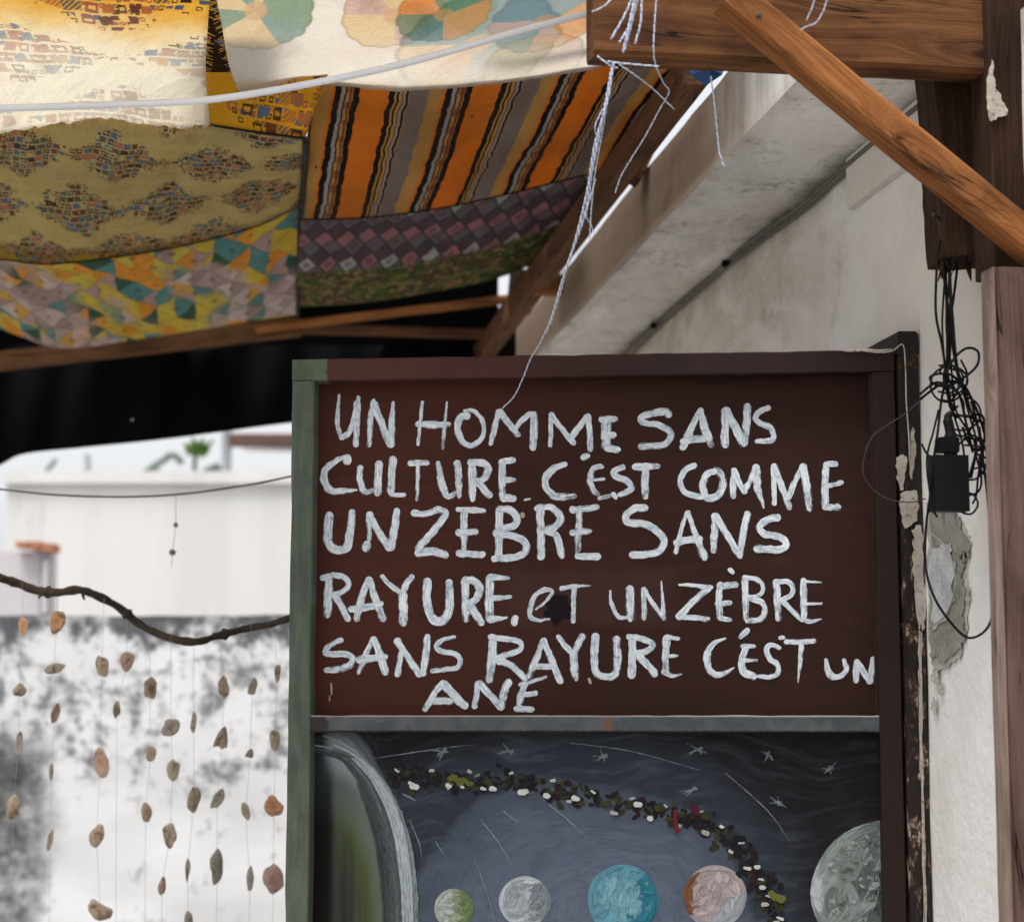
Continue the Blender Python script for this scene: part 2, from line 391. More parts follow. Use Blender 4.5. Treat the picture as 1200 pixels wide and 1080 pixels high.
def m_doorpaint(name, brown, red, kind='panel'):
    g=G(name); u,z,_=g.xyz(g.uv()); p=g.vec(u,z,0.)
    n1=g.noise(p,7.,5.,.6); br=g.noise(g.vec(u*5.,z*70.,1.),1.5,5.,.65); fine=g.noise(g.vec(u*60.,z*420.,2.),1.,4.,.7); sp=g.noise(p,150.,3.,.6)
    x0=uc(370); x1=uc(1020)
    c=g.mix(((u-x0)/(x1-x0)*1.15+(n1-.5)*.9).step(0.,.85),red,brown)
    c=g.mix(br.step(.35,.7)*.35,c,tuple(k*.6 for k in brown)); c=g.mix(fine.step(.5,.8)*.18,c,tuple(k*1.5 for k in red))
    bx,bz=duz(690,700,REC); tu=((u-bx)*.6).abs().mx(((z-bz)*1.9).abs())+(n1-.5)*.05; c=g.mix(tu.step(.085,.05)*.55,c,(.062,.030,.026))
    blo=g.noise(p,16.,6.,.65,.5); c=g.mix(blo.step(.58,.72)*.22,c,(.065,.034,.026))
    c=g.mix(sp.step(.77,.79)*.5,c,(.25,.19,.15))
    return g.set(c,g.ramp(br,[(0,.72),(1,.52)]),br*.6+fine*.35+blo*.3,.35,.0015,spec=.12)
M['panel']=m_doorpaint('brown brushed door paint',(.034,.0135,.0100),(.068,.0200,.0135))
def m_rail(name, left_green=False, right_worn=True):
    g=G(name); u,z,_=g.xyz(g.uv()); p=g.vec(u,z,0.)
    n=g.noise(p,14.,6.,.65); f=g.noise(g.vec(u*25.,z*25.,3.),3.,6.,.75); sp=g.noise(p,120.,4.,.6)
    c=g.mix(((u-uc(343))/(uc(1048)-uc(343))+(n-.5)*.5).step(.15,.75),(.070,.024,.020),(.019,.0085,.007))
    c=g.mix(f.step(.45,.75)*.4,c,(.03,.016,.013)); c=g.mix(sp.step(.73,.78)*.6,c,(.42,.33,.26))
    if left_green:
        e=(u-uc(380))+(f-.5)*.03
        gr=g.mix(n.step(.3,.65),(.060,.085,.055),(.11,.135,.09)); c=g.mix(e.step(.002,-.002),c,gr)
    return g.set(c,.6,n*.5+f*.5,.4,.002,spec=.2)
M['rail']=m_rail('maroon rail paint',True); M['rstile']=m_rail('maroon stile paint')
def m_green():
    g=G('worn green paint'); u,z,_=g.xyz(g.uv()); n=g.noise(g.vec(u*60.,z*7.,0.),1.4,6.,.7); b=g.noise(g.vec(u,z,2.),9.,6.,.65); s=g.noise(g.vec(u*30.,z*30.,2.),2.,6.,.7); st=g.noise(g.vec(u*200.,z*6.,5.),1.,4.,.7)
    c=g.mix(n.step(.3,.7),(.058,.078,.056),(.105,.125,.095)); c=g.mix(b.step(.48,.68)*.7,c,(.055,.062,.055)); c=g.mix(s.step(.62,.7)*.5,c,(.03,.03,.028)); c=g.mix(st.step(.55,.75)*.35,c,(.17,.195,.16))
    return g.set(c,.7,n*.6+s*.5+st*.3,.6,.002,spec=.25)
M['green']=m_green()
def m_midrail():
    g=G('smeared grey rail paint'); u,z,_=g.xyz(g.uv()); p=g.vec(u,z,0.); n=g.noise(p,16.,6.,.7,.6); f=g.noise(g.vec(u*12.,z*200.,3.),1.3,5.,.7); s=g.noise(p,70.,6.,.75)
    c=g.mix(n.step(.35,.65),(.048,.057,.063),(.095,.099,.102)); c=g.mix(f.step(.45,.7)*.4,c,(.075,.10,.12))
    c=g.mix(g.noise(p,7.,3.).step(.55,.7)*.5,c,(.05,.075,.10))
    rust=(((u-uc(712))*(u-uc(712))).sqrt()+(s-.5)*.02).step(.007,.001); c=g.mix(rust*.8,c,(.17,.06,.03))
    chip=((z-zc(857))+(s-.5)*.006).step(.0025,.0005); c=g.mix(chip,c,(.02,.012,.01))
    lch=((u-uc(384))+(s-.5)*.03).step(.004,-.002); c=g.mix(lch*.9,c,(.02,.012,.01))
    ed=(z-zc(839.5)+(s-.5)*.0006).step(-.0006,.0004); c=g.mix(ed*.8,c,(.36,.32,.27))
    return g.set(c,.62,n*.5+s*.6+f*.3,.5,.002,spec=.3)
M['midrail']=m_midrail()
def m_space():
    g=G('painted night sky panel'); u,z,_=g.xyz(g.uv()); p=g.vec(u,z,0.)
    cx,cz=duz(690,1080,REC); du=(u-cx); dz=(z-cz); k=duz(900,1080,REC)[0]-cx
    r=((du*du)+(dz*dz*1.5)).sqrt()/k
    n=g.noise(p,9.,5.,.6); th=dz.atan2(du); arc=g.noise(g.vec(r*30.+n*1.2,th*1.6,0.),1.5,6.,.7); wv=g.noise(p,3.,2.); hb=g.noise(g.vec(u*9.,z*62.+wv*14.,4.),1.2,6.,.66); fl=g.noise(g.vec(u*30.,z*300.+wv*60.,4.),1.,4.,.72)
    t=(r+(n-.5)*.35+(u-cx)*.35)
    c=g.ramp(t,[(0,(.105,.124,.172)),(.55,(.090,.110,.155)),(.95,(.058,.072,.098)),(1.15,(.026,.032,.044))])
    c=g.mix(t.step(1.2,1.55),c,(.015,.012,.015))
    sw=g.noise(g.vec(u*3.+wv*2.,z*26.+wv*9.,11.),1.2,4.,.6,.8); c=g.mix(sw.step(.45,.68)*t.step(1.05,.5)*.5,c,(.135,.158,.205)); c=g.mix(hb.step(.45,.72)*.30,c,(.14,.16,.195)); c=g.mix(arc.step(.5,.7)*.35,c,(.024,.030,.042)); c=g.mix(fl.step(.5,.75)*.18,c,(.02,.02,.03)); sm=g.noise(p,22.,5.,.6); c=g.mix(sm.step(.5,.7)*.3,c,(.030,.045,.055))
    c=g.mix(t.step(1.15,1.5)*.5,c,(.0095,.008,.0095))
    # the big pale rimmed globe at the left of the scene
    gx,gz=duz(384,1100,REC); rx=duz(470,1000,REC)[0]-duz(384,1000,REC)[0]; rz=zc(872,400,REC)-zc(1100,400,REC)
    ex_=(u-gx)/rx; ez_=(z-gz)/rz; e=(ex_*ex_+ez_*ez_).sqrt()+(g.noise(p,12.,4.,.6)-.5)*.10
    vb=g.noise(g.vec(e*26.,z*5.,3.),1.,5.,.7); vv=g.noise(g.vec(u*75.,z*4.,6.),1.,5.,.65); gm=g.noise(g.vec(u*9.,z*3.,8.),1.,3.)
    ins=g.mix(vv.step(.3,.7),(.050,.060,.040),(.020,.024,.020)); ins=g.mix(gm.step(.45,.62)*e.step(.35,.7)*.7,ins,(.085,.105,.028))
    ins=g.mix(e.step(.55,.86)*.85,ins,(.13,.155,.145)); ins=g.mix((u-uc(384)).step(.010,-.004),ins,(.006,.005,.005)); ins=g.mix(z.step(zc(985),zc(890))*.45,ins,(.04,.055,.055))
    c=g.mix(e.step(.98,.90),c,ins)
    rim=((e-.97).abs()).step(.17,.0)*(u-uc(372)).step(0.,.02); c=g.mix(rim*(vb.step(.25,.7)*.6+.35),c,(.36,.41,.435))
    halo=((e-1.10).abs()).step(.14,.0); c=g.mix(halo*vb.step(.4,.7)*.35,c,(.16,.19,.22))
    return g.set(c,.6,hb*.6+arc*.4+fl*.3,.3,.001,spec=.1)
M['space']=m_space()
def m_brush(name, base_mix, streak=46., dark=(.24,.29,.34), thick=1.6, bump=.5):
    """thick brush paint: colour comes with each stroke; bristles run along it"""
    g=G(name); c,a=g.attr(); u,v,_=g.xyz(g.uv())           # u across 0..1 (+stroke id*10), v along in px
    br=g.noise(g.vec(u*streak/3.,v*.035,0.),1.,4.,.7); fine=g.noise(g.vec(u*streak,v*.10,3.),1.,3.,.7); bl=g.noise(g.vec(u*1.3,v*.10,9.),1.,4.,.6)
    k=g.mix((br.step(.43,.58)*base_mix),c,g.mix(1.,c,dark,'MULTIPLY') )
    k=g.mix(bl.step(.48,.64)*base_mix*.8,k,g.mix(1.,c,dark,'MULTIPLY')); k=g.mix(fine.step(.5,.75)*.35,k,g.mix(1.,k,(1.25,1.25,1.25),'MULTIPLY'))
    ue=(u.fract()-.5).abs()*2.
    cov=(a*thick-ue.pw(3.)*.75-(fine-.5)*2.4-(br-.5)*2.8*(1.7-a)-(bl-.5)*1.8).step(.25,.95)
    g.set(k,.6,br*.5+fine*.6,bump,.0010,spec=.12)
    return g.coverage(cov)
M['letters']=m_brush('white brush lettering',.95,46.,(.46,.54,.63),1.42,.35)
M['artpaint']=m_brush('artist paint',.5,36.,(.62,.64,.68),2.1,.15)
def m_jamb():
    g=G('worn dark jamb'); p=g.pos(); x,y,z=g.xyz(p); n=g.noise(p,18.,6.,.7); s=g.noise(g.scale(p,(1.,1.,.45)),60.,7.,.75); f=g.noise(p,220.,3.)
    c=g.mix(n.step(.4,.7)*.7,(.010,.006,.005),(.024,.011,.009)); 
    w=(z-2.02).abs()*0.+z.step(1.98,1.80)*.10
    c=g.mix((s+w).step(.62,.69)*.7,c,(.16,.085,.05)); c=g.mix((s+w).step(.69,.73)*.9,c,(.50,.44,.36)); c=g.mix((n+f*.2).step(.72,.76)*.6,c,(.17,.06,.025))
    return g.set(c,.6,n+s,.5,.003,spec=.35)
M['jamb']=m_jamb()
def m_flake():
    g=G('flaking cream paint'); p=g.pos(); s=g.noise(p,170.,6.,.75); n=g.noise(p,40.,4.)
    c=g.mix(n.step(.35,.65)*.6,(.55,.51,.45),(.36,.29,.22)); c=g.mix(s.step(.55,.62)*.85,c,(.10,.04,.022)); return g.set(c,.8,s,.8,.003)
M['flake']=m_flake()

# --- cloth prints: UV in metres on the cloth (x across, y along the ceiling)
def finish_cloth(g,c,tr,bump_extra=None,rough=.9):
    u,v,_=g.xyz(g.uv()); w=g.noise(g.vec(u*900.,v*300.,0.),1.,2.); w2=g.noise(g.vec(u*22.,v*9.,5.),1.,4.)
    st=g.noise(g.vec(u*6.,v*3.,8.),1.5,6.,.65,.4)
    c=g.mix(st.step(.52,.75)*.35,c,g.mix(1.,c,(.55,.46,.36),'MULTIPLY'))
    c=g.mix(w.step(.4,.8)*.12,c,(.03,.025,.02))
    wr=g.noise(g.vec(u*7.+v*5.,v*3.-u*4.,3.),2.,5.,.6,1.2); g.set(c,rough,w*.15+w2*.8+wr*1.3,.7,.012,spec=.08); return g.translucent(c,tr)
def geo_print(g,u,v,cw,chh,sz,asp,dens=.75,seed=0.,reach=.92):
    """clusters of little rectangles set in a staggered lattice -> (mask, rnd)"""
    j=g.noise(g.vec(u*8.,v*4.,seed),1.,2.); u=u+(j-.5)*cw*.25
    U=u/cw; V=v/chh; row=V.floor(); off=(row*.5).fract(); U=U+off
    cu=(U.fract()-.5).abs()*2.; cv=(V.fract()-.5).abs()*2.
    # two offset lattices give diamonds that interlock
    d=cu+cv*1.0; j2=g.noise(g.vec(u/sz*.6,v/sz*.35,seed+3.),1.,1.)
    mask_out=None
    res=[]
    for k,(s,t,th) in enumerate(((sz,sz*asp,dens),(sz*.55,sz*.5*asp,dens*.8))):
        x=u/s+(v/t).floor()*.37; y=v/t; ix=x.floor(); iy=y.floor()
        r=g.white(g.vec(ix+seed,iy,float(k))); r2=g.white(g.vec(ix+17.3,iy+seed,float(k)+5.))
        fx=(x.fract()-.5).abs(); fy=(y.fract()-.5).abs()
        inside=fx.lt(r2*.20+.29)*fy.lt(r*.16+.28)
        hollow=(fx.lt(.20)*fy.lt(.17))*r2.lt(.3)
        on=r.lt(th)*inside*(1.-hollow)*(d+r2*.30+(j2-.5)*.7).lt(reach)
        res.append((on,r2))
    m_=res[0][0].mx(res[1][0]); rr=res[0][1]*res[0][0]+res[1][1]*(1.-res[0][0])
    return m_,rr
NAVY=(.035,.05,.09); RED=(.20,.05,.035); BRN=(.05,.028,.022); BLU=(.10,.17,.25); GRY=(.12,.11,.10); PNK=(.42,.18,.13)
def m_olive(dark=False):
    g=G('olive cloth with printed block clusters'); u,v,_=g.xyz(g.uv())
    m_,r=geo_print(g,u,v,.150,.235,.0118,2.2,.90,2.,1.16)
    fold=g.noise(g.vec(u*2.,v*16.,3.),1.4,4.,.6)
    base=g.mix(fold.step(.35,.7)*.5,(.52,.42,.185),(.37,.29,.13))
    base=g.mix((v+(fold-.5)*.12).step(3.60,3.66),base,(.36,.24,.03))
    pr=g.ramp(r,[(0,NAVY),(.25,RED),(.42,GRY),(.6,BLU),(.75,BRN),(.88,PNK)],'CONSTANT')
    return finish_cloth(g,g.mix(m_*.93,base,pr),.30)
M['olive']=m_olive()
def m_yellow(name,base,far_tone,tr,seed=1.,fade0=2.55,fade1=2.85,dens=.9,ink=.9):
    g=G(name); u,v,_=g.xyz(g.uv()); m_,r=geo_print(g,u,v,.26,.20,.020,1.9,dens,seed,1.12)
    pr=g.ramp(r,[(0,BRN),(.2,(.45,.16,.12)),(.4,(.12,.2,.34)),(.6,RED),(.72,(.50,.22,.10)),(.88,(.16,.13,.12))],'CONSTANT')
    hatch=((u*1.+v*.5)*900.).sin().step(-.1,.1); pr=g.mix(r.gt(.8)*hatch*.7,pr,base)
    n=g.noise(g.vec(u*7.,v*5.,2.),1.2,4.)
    f=(v+(n-.5)*.22).step(fade0,fade1)  # base and print turn paler along the cloth
    b=g.mix(f,base,far_tone); c=g.mix(m_*ink,b,pr); c=g.mix(f*.72*(1. if far_tone else 0.),c,far_tone) if far_tone else c
    return finish_cloth(g,c,tr)
M['yellow_to_white']=m_yellow('yellow block print cloth turning white',(.80,.56,.16),(.88,.84,.74),.70,1.,2.48,2.74)
M['yellow']=m_yellow('yellow block print cloth painted backlit',(.78,.44,.03),(.78,.44,.03),.45,6.,9.,10.,.85)  # backlit brightness is put into this yellow
M['shaded_print']=m_yellow('printed cloth painted in shade',(.035,.022,.015),(.035,.022,.015),.05,9.,9.,10.,.9)  # unlit stretch of the olive cloth, shade put into its colour
def m_floral():
    g=G('cream cloth with large printed flowers'); u,v,_=g.xyz(g.uv())
    base=(.84,.80,.74); n=g.noise(g.vec(u*9.,v*6.,2.),1.2,4.)
    c=g.mix(n.step(.4,.7)*.4,base,(.80,.72,.62))
    for (px,py,D,rad,cols,N) in FLOWERS:
        p=at(px,py,D); x=(u-p.x)*.8; y=(v-p.y)*.36; r=(x*x+y*y).sqrt(); th=y.atan2(x)
        scal=((th*N).sin().abs())*.05+.95; rr=r/(rad*1.35); e=(rr/scal)
        sect=((th/6.2832+.5)*(N)).floor(); pick=g.white(g.vec(sect,float(N),px*.01))
        col=g.ramp(pick,[(i/len(cols),k) for i,k in enumerate(cols)],'CONSTANT')
        lines=((th*N*4.).sin().abs()).step(.22,.08); col=g.mix(lines*.55,col,(.12,.13,.10))
        ring=(e-.97).abs().step(.05,.015); core=(rr).step(.22,.17)
        col=g.mix(core*.8,col,(.70,.42,.16))
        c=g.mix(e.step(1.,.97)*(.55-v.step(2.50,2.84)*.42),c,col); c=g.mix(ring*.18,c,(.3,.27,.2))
    vein=g.voro(g.vec(u*26.,v*11.,0.),1.,'Distance','DISTANCE_TO_EDGE'); c=g.mix(vein.step(.035,.01)*.04,c,(.35,.25,.20))
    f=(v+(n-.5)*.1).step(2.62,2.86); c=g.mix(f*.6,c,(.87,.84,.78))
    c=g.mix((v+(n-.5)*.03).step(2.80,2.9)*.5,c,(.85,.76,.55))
    return finish_cloth(g,c,.70)
TEAL=(.12,.33,.30); ORG=(.80,.40,.10); PINK=(.70,.48,.42); GRN=(.16,.34,.20); STEELB=(.24,.38,.42); CRM=(.80,.62,.32)
FLOWERS=[(300,-10,2.50,.044,[GRN,TEAL,CRM],9),(462,-14,2.52,.040,[PINK,ORG,CRM],7),(560,38,2.68,.066,[STEELB,ORG,TEAL,CRM],8),(520,-12,2.52,.036,[ORG,GRN,TEAL],7),(625,62,2.8,.042,[CRM,PINK],6),(640,5,2.58,.045,[PINK,STEELB,ORG],8)]
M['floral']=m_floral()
def m_stripes():
    g=G('orange striped cloth'); u,v,_=g.xyz(g.uv()); wob=g.noise(g.vec(u*5.,v*14.,0.),1.5,4.,.6); wf=g.noise(g.vec(u*120.,v*30.,6.),1.,3.)
    t=((u+(wob-.5)*.014+(wf-.5)*.0022+.045)/.163).fract()
    GY=(.26,.215,.19); TN=(.52,.31,.10); BK=(.014,.010,.009); OR=(.66,.225,.020); RD=(.22,.05,.03); LG=(.40,.37,.36)
    c=g.ramp(t,[(0,GY),(.165,TN),(.30,OR),(.325,BK),(.385,LG),(.42,BK),(.437,TN),(.465,RD),(.485,TN),(.50,BK),(.555,OR),(.815,BK),(.865,TN),(.885,BK),(.905,TN),(.93,RD),(.945,LG),(.965,BK),(.99,TN)][:19],'CONSTANT')
    sp=g.voro(g.vec(u*28.,v*9.,1.),1.); c=g.mix(sp.step(.07,.05)*.85,c,BK)
    dash=((v*90.+wob*9.).sin()).gt(.3)*(t-.47).abs().lt(.04); c=g.mix(dash*.6,c,RD)
    dull=g.noise(g.vec(u*5.,v*3.,4.),1.5,5.); c=g.mix(dull.step(.4,.7)*.25,c,(.13,.06,.03))
    return finish_cloth(g,c,.30)
M['stripes']=m_stripes()
def m_diamond():
    g=G('purple diamond cloth'); u,v,_=g.xyz(g.uv()); w=g.noise(g.vec(u*20.,v*8.,0.),1.,3.); U=u/.040+(w-.5)*.25; V=v/.15+(w-.5)*.2
    a=(U+V); b=(U-V); ia=a.floor(); ib=b.floor(); r=g.white(g.vec(ia,ib,0.)); rowi=(ia-ib)
    k=(rowi/3.).fract(); 
    fa=(a.fract()-.5).abs(); fb=(b.fract()-.5).abs(); edge=fa.mx(fb)
    c=g.ramp(k,[(0,(.095,.062,.078)),(.30,(.36,.16,.175)),(.62,(.16,.135,.145))],'CONSTANT')
    c=g.mix(((ia+ib)/4.).fract().lt(.2)*k.gt(.3)*(1.-k.gt(.62)),c,(.42,.40,.38))
    inner=edge.lt(.22); c=g.mix(inner*r.lt(.5)*.55,c,(.14,.05,.07))
    c=g.mix(edge.step(.40,.46)*.8,c,(.055,.042,.048))
    f=g.noise(g.vec(u*8.,v*8.,2.),1.,4.); c=g.mix(f.step(.4,.7)*.3,c,(.08,.06,.065))
    return finish_cloth(g,c,.15)
M['diamond']=m_diamond()
def m_harlequin():
    g=G('harlequin cloth'); u,v,_=g.xyz(g.uv()); w=g.noise(g.vec(u*9.,v*4.,0.),1.,3.); U=u/.072+(w-.5)*.5; V=v/.135+(w-.5)*.3
    a=(U+V); b=(U-V); ia=a.floor(); ib=b.floor(); tri=(a.fract()+b.fract()).gt(1.); r=g.white(g.vec(ia,ib,tri+.5))
    k=g.noise(g.vec(u*3.,v*1.6,3.),1.3,2.)
    warm=g.ramp(r,[(0,(.62,.48,.07)),(.28,(.68,.33,.05)),(.52,(.13,.30,.29)),(.66,(.05,.13,.09)),(.76,(.60,.50,.10)),(.9,(.46,.34,.32))],'CONSTANT')
    cool=g.ramp(r,[(0,(.50,.39,.38)),(.35,(.60,.50,.48)),(.6,(.42,.31,.29)),(.80,(.15,.28,.28)),(.9,(.62,.40,.10))],'CONSTANT')
    c=g.mix(k.step(.46,.53),warm,cool); fz=g.noise(g.vec(u*40.,v*14.,2.),1.,4.); c=g.mix(fz.step(.4,.7)*.2,c,(.20,.16,.10))
    eye=((a.fract()-.5).abs()+(b.fract()-.5).abs()).lt(.14)*r.gt(.35); c=g.mix(eye*.6,c,(.10,.09,.08))
    eg=((a.fract()-.5).abs()).mx((b.fract()-.5).abs()); c=g.mix(eg.step(.46,.49)*.4,c,(.12,.10,.06))
    return finish_cloth(g,c,.28)
M['harlequin']=m_harlequin()
def m_meadow():
    g=G('green flowered cloth'); u,v,_=g.xyz(g.uv()); vv=g.voro(g.vec(u*70.,v*30.,0.),1.,'Color'); e=g.voro(g.vec(u*70.,v*30.,0.),1.,'Distance','DISTANCE_TO_EDGE')
    x,_,_=g.xyz(vv); big=g.noise(g.vec(u*9.,v*20.,0.),1.,3.)
    c=g.ramp(x,[(0,(.075,.11,.025)),(.3,(.23,.21,.05)),(.5,(.30,.19,.09)),(.68,(.11,.17,.035)),(.85,(.15,.07,.04))],'CONSTANT')
    c=g.mix(e.step(.12,.03)*.8,c,(.03,.026,.016)); c=g.mix(big.step(.45,.65)*.5,c,(.035,.03,.02))
    return finish_cloth(g,c,.12)
M['meadow']=m_meadow()
M['seam']=m_simple('dark seam binding',(.02,.015,.012),.9,.2)

# ------------------------------------------------------------------ ground and the plastered house wall
mb=MB(); mb.grid([[(-60,-30,0),(60,-30,0)],[(-60,120,0),(60,120,0)]]); tag(mb.build('ground',M['ground']),kind='structure')
WX=.95; YJ=YJ0; SZ=2.4197; SX=.7558; ST=2.545
house=thing('house','old white plastered house wall with grimy joint under a concrete eave, at right','house',(WX,2.7,0))
def gridwall(y0,y1,z0,z1,X,step=.06):
    mb=MB(); ny=max(2,int((y1-y0)/step)); nz=max(2,int((z1-z0)/step)); P=[];U=[]
    for i in range(nz+1):
        rp=[];ru=[]
        for j in range(ny+1):
            y=y0+(y1-y0)*j/ny; z=z0+(z1-z0)*i/nz
            d=mnoise.fractal(Vector((0,y*2.6,z*2.6)),1.,2.,4)*.004*(0 if j in(0,ny) and i in(0,nz) else 1)
            rp.append((X+d,y,z)); ru.append((y,z))
        P.append(rp);U.append(ru)
    mb.grid(P,U); return mb
HZ=onY(1073,389,YJ).z-.029                                     # top of the opening
for a in ((.2,YJ,0,SZ+.01),(YJ,3.62,HZ,SZ+.01),(3.62,9,0,SZ+.01)):
    gridwall(*a,WX).build('wall',M['wall'],house,True)
mb=MB(); box(mb,WX+.01,WX+.30,.2,YJ-.001,0,2.4); box(mb,WX+.01,WX+.30,3.621,9,0,2.4); box(mb,WX+.01,WX+.30,YJ,3.62,HZ+.01,2.4)
mb.build('wall_core',M['wall'],house)
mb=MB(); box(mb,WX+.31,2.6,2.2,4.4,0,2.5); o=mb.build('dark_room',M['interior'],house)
mb=MB(); P=[];U=[]
for i in range(9):
    x=SX+(WX-SX)*i/8; P.append([(x,2.335+j*.06,SZ+mnoise.fractal(Vector((x*3,j*.16,4)),1.,2.,3)*.0022) for j in range(112)]); U.append([(x,j*.06) for j in range(112)])
mb.grid(P,U); mb.build('eave_soffit',M['soffit'],house,True)
mb=MB(); P=[];U=[]
for i in range(6):
    z=SZ+(ST-SZ)*i/5; P.append([(SX-.0002+mnoise.fractal(Vector((4,j*.12,z*5)),1.,2.,4)*.003*(1 if 0<i else .6),2.335+j*.06,z+(mnoise.noise(Vector((j*.5,2,2)))*.0035 if i==5 else 0)) for j in range(112)]); U.append([(z,j*.06) for j in range(112)])
mb.grid(P,U); mb.build('eave_edge',M['fascia'],house,True)
mb=MB(); box(mb,SX+.003,1.3,2.335,9,SZ+.004,ST-.004); mb.build('eave_slab',M['fascia'],house)
mb=MB(); a=onX(990,212,.938); b=onX(984,256,.938); c_=onX(1110,193,.938)      # boxed board along the wall under the eave
box(mb,.937,.949,2.36,a.y-.01,b.z+.004,a.z+.03); mb.build('wall_board',M['board'],house,bevel=.003)
mb=MB(); cp=[(700,445),(742,404),(766,380),(806,344),(850,306),(893,274),(940,240),(985,200),(1035,158),(1092,112),(1120,90)]
tube(mb,cat([onX(x,y,.936) for x,y in cp],6),.0038,6); tube(mb,cat([onX(x+3,y+6,.942) for x,y in cp],6),.0026,6)
mb.build('conduit',M['grey_conduit'],house,True)
for x,y in ((850,307),(766,380)):
    mb=MB(); q=onX(x,y+1,.934); tube(mb,[q+Vector((0,-.014,-.004)),q+Vector((0,-.007,.001)),q+Vector((0,.006,-.001)),q+Vector((0,.014,.004))],[.004,.0075,.007,.003],7); mb.build('conduit_clip',M['tarp'],house,True)
# broken plaster by the door jamb
def blob_on(fn, outline, mat, name, parent, jit=2.5, sub=3, seed=1, **kw):
    rnd=random.Random(seed); P=cat([Vector((x,y,0)) for x,y in outline]+[Vector((outline[0][0],outline[0][1],0))],sub)[:-1]
    mb=MB(); cx=sum(p.x for p in P)/len(P); cy=sum(p.y for p in P)/len(P); ids=[]
    for p in P: ids.append(mb.vert(fn(p.x+rnd.uniform(-jit,jit),p.y+rnd.uniform(-jit,jit))))
    mid=[mb.vert(fn(p.x*.6+cx*.4,p.y*.75+cy*.25)) for p in P]; c=mb.vert(fn(cx,cy)); n=len(P)
    for i in range(n): mb.face(ids[i],ids[(i+1)%n],mid[(i+1)%n],mid[i]); mb.face(mid[i],mid[(i+1)%n],c)
    return mb.build(name,mat,parent)
fw=lambda x,y: onX(x,y,.9452)
blob_on(fw,[(1088,560),(1104,556),(1112,590),(1124,606),(1127,622),(1136,640),(1132,660),(1126,672),(1131,690),(1128,722),(1131,745),(1122,762),(1104,776),(1096,770),(1090,768),(1089,720),(1091,640)],M['concrete'],'exposed_render',house,1.8,6,3)
blob_on(lambda x,y:onX(x,y,.9470),[(1087,590),(1108,584),(1128,612),(1140,640),(1136,668),(1137,700),(1133,740),(1124,770),(1104,784),(1092,776),(1088,700)],M['rim'],'plaster_rim',house,2.2,7,31)
blob_on(lambda x,y:onX(x,y,.9438),[(1092,640),(1112,638),(1118,660),(1116,700),(1106,728),(1094,735),(1090,700)],M['remnant'],'plaster_remnant',house,3.2,5,5)
for q_,(bx_,by_,bw_,bh_) in enumerate(((1095,792,4,9),(1101,806,3,7),(1094,826,3,10),(1129,652,4,8),(1134,700,3,7))):
    blob_on(fw,[(bx_-bw_,by_),(bx_,by_-bh_),(bx_+bw_,by_-1),(bx_+bw_*.6,by_+bh_),(bx_-bw_*.7,by_+bh_*.7)],M['rim'],'plaster_chip',house,1.4,5,40+q_)
# door frame set in the opening
jf=thing('door_frame','dark worn door frame in the white wall, hinge side, with flaking cream paint','door frame',(.93,YJ,0))
mb=MB(); box(mb,.9185,.9475,YJ-.004,YJ+.085,0,HZ-.005); mb.build('jamb',M['jamb'],jf,bevel=.002)
mb=MB(); box(mb,.9190,.9475,3.54,3.62,0,HZ-.005); mb.build('jamb',M['jamb'],jf,bevel=.002)
mb=MB(); wedge_beam(mb,(.9325,YJ-.004,HZ+.012),(.9325,3.62,HZ+.012),.029,.034,seed=3); mb.build('head',M['jamb'],jf)
mb=MB(); tube(mb,cat([onY(x,y,YJ-.008) for x,y in((1012,411),(1030,413),(1046,411),(1058,404),(1061,430),(1062,470),(1065,510),(1066,540))],6),.0011,5); mb.build('paint_edge',M['flake'],jf,True)
fj=lambda x,y: onY(x,y,YJ-.0065)
blob_on(fj,[(1050,536),(1060,532),(1063,545),(1060,562),(1056,575),(1051,560)],M['flake'],'paint_flake',jf,1.2,5,11)
blob_on(fj,[(1055,578),(1074,574),(1077,590),(1072,612),(1060,618),(1055,600)],M['flake'],'paint_flake',jf,1.6,5,12)
blob_on(fj,[(1066,520),(1070,500),(1073,520),(1071,548),(1067,560)],M['flake'],'paint_flake',jf,1.2,5,13)
blob_on(fj,[(1069,620),(1080,616),(1082,660),(1085,700),(1083,735),(1077,738),(1072,700),(1070,660)],M['flake'],'paint_flake',jf,1.6,5,14)
blob_on(fj,[(1076,740),(1080,738),(1081,840),(1083,940),(1086,1090),(1083,1090),(1080,960),(1077,840)],M['flake'],'paint_flake',jf,.9,8,15)

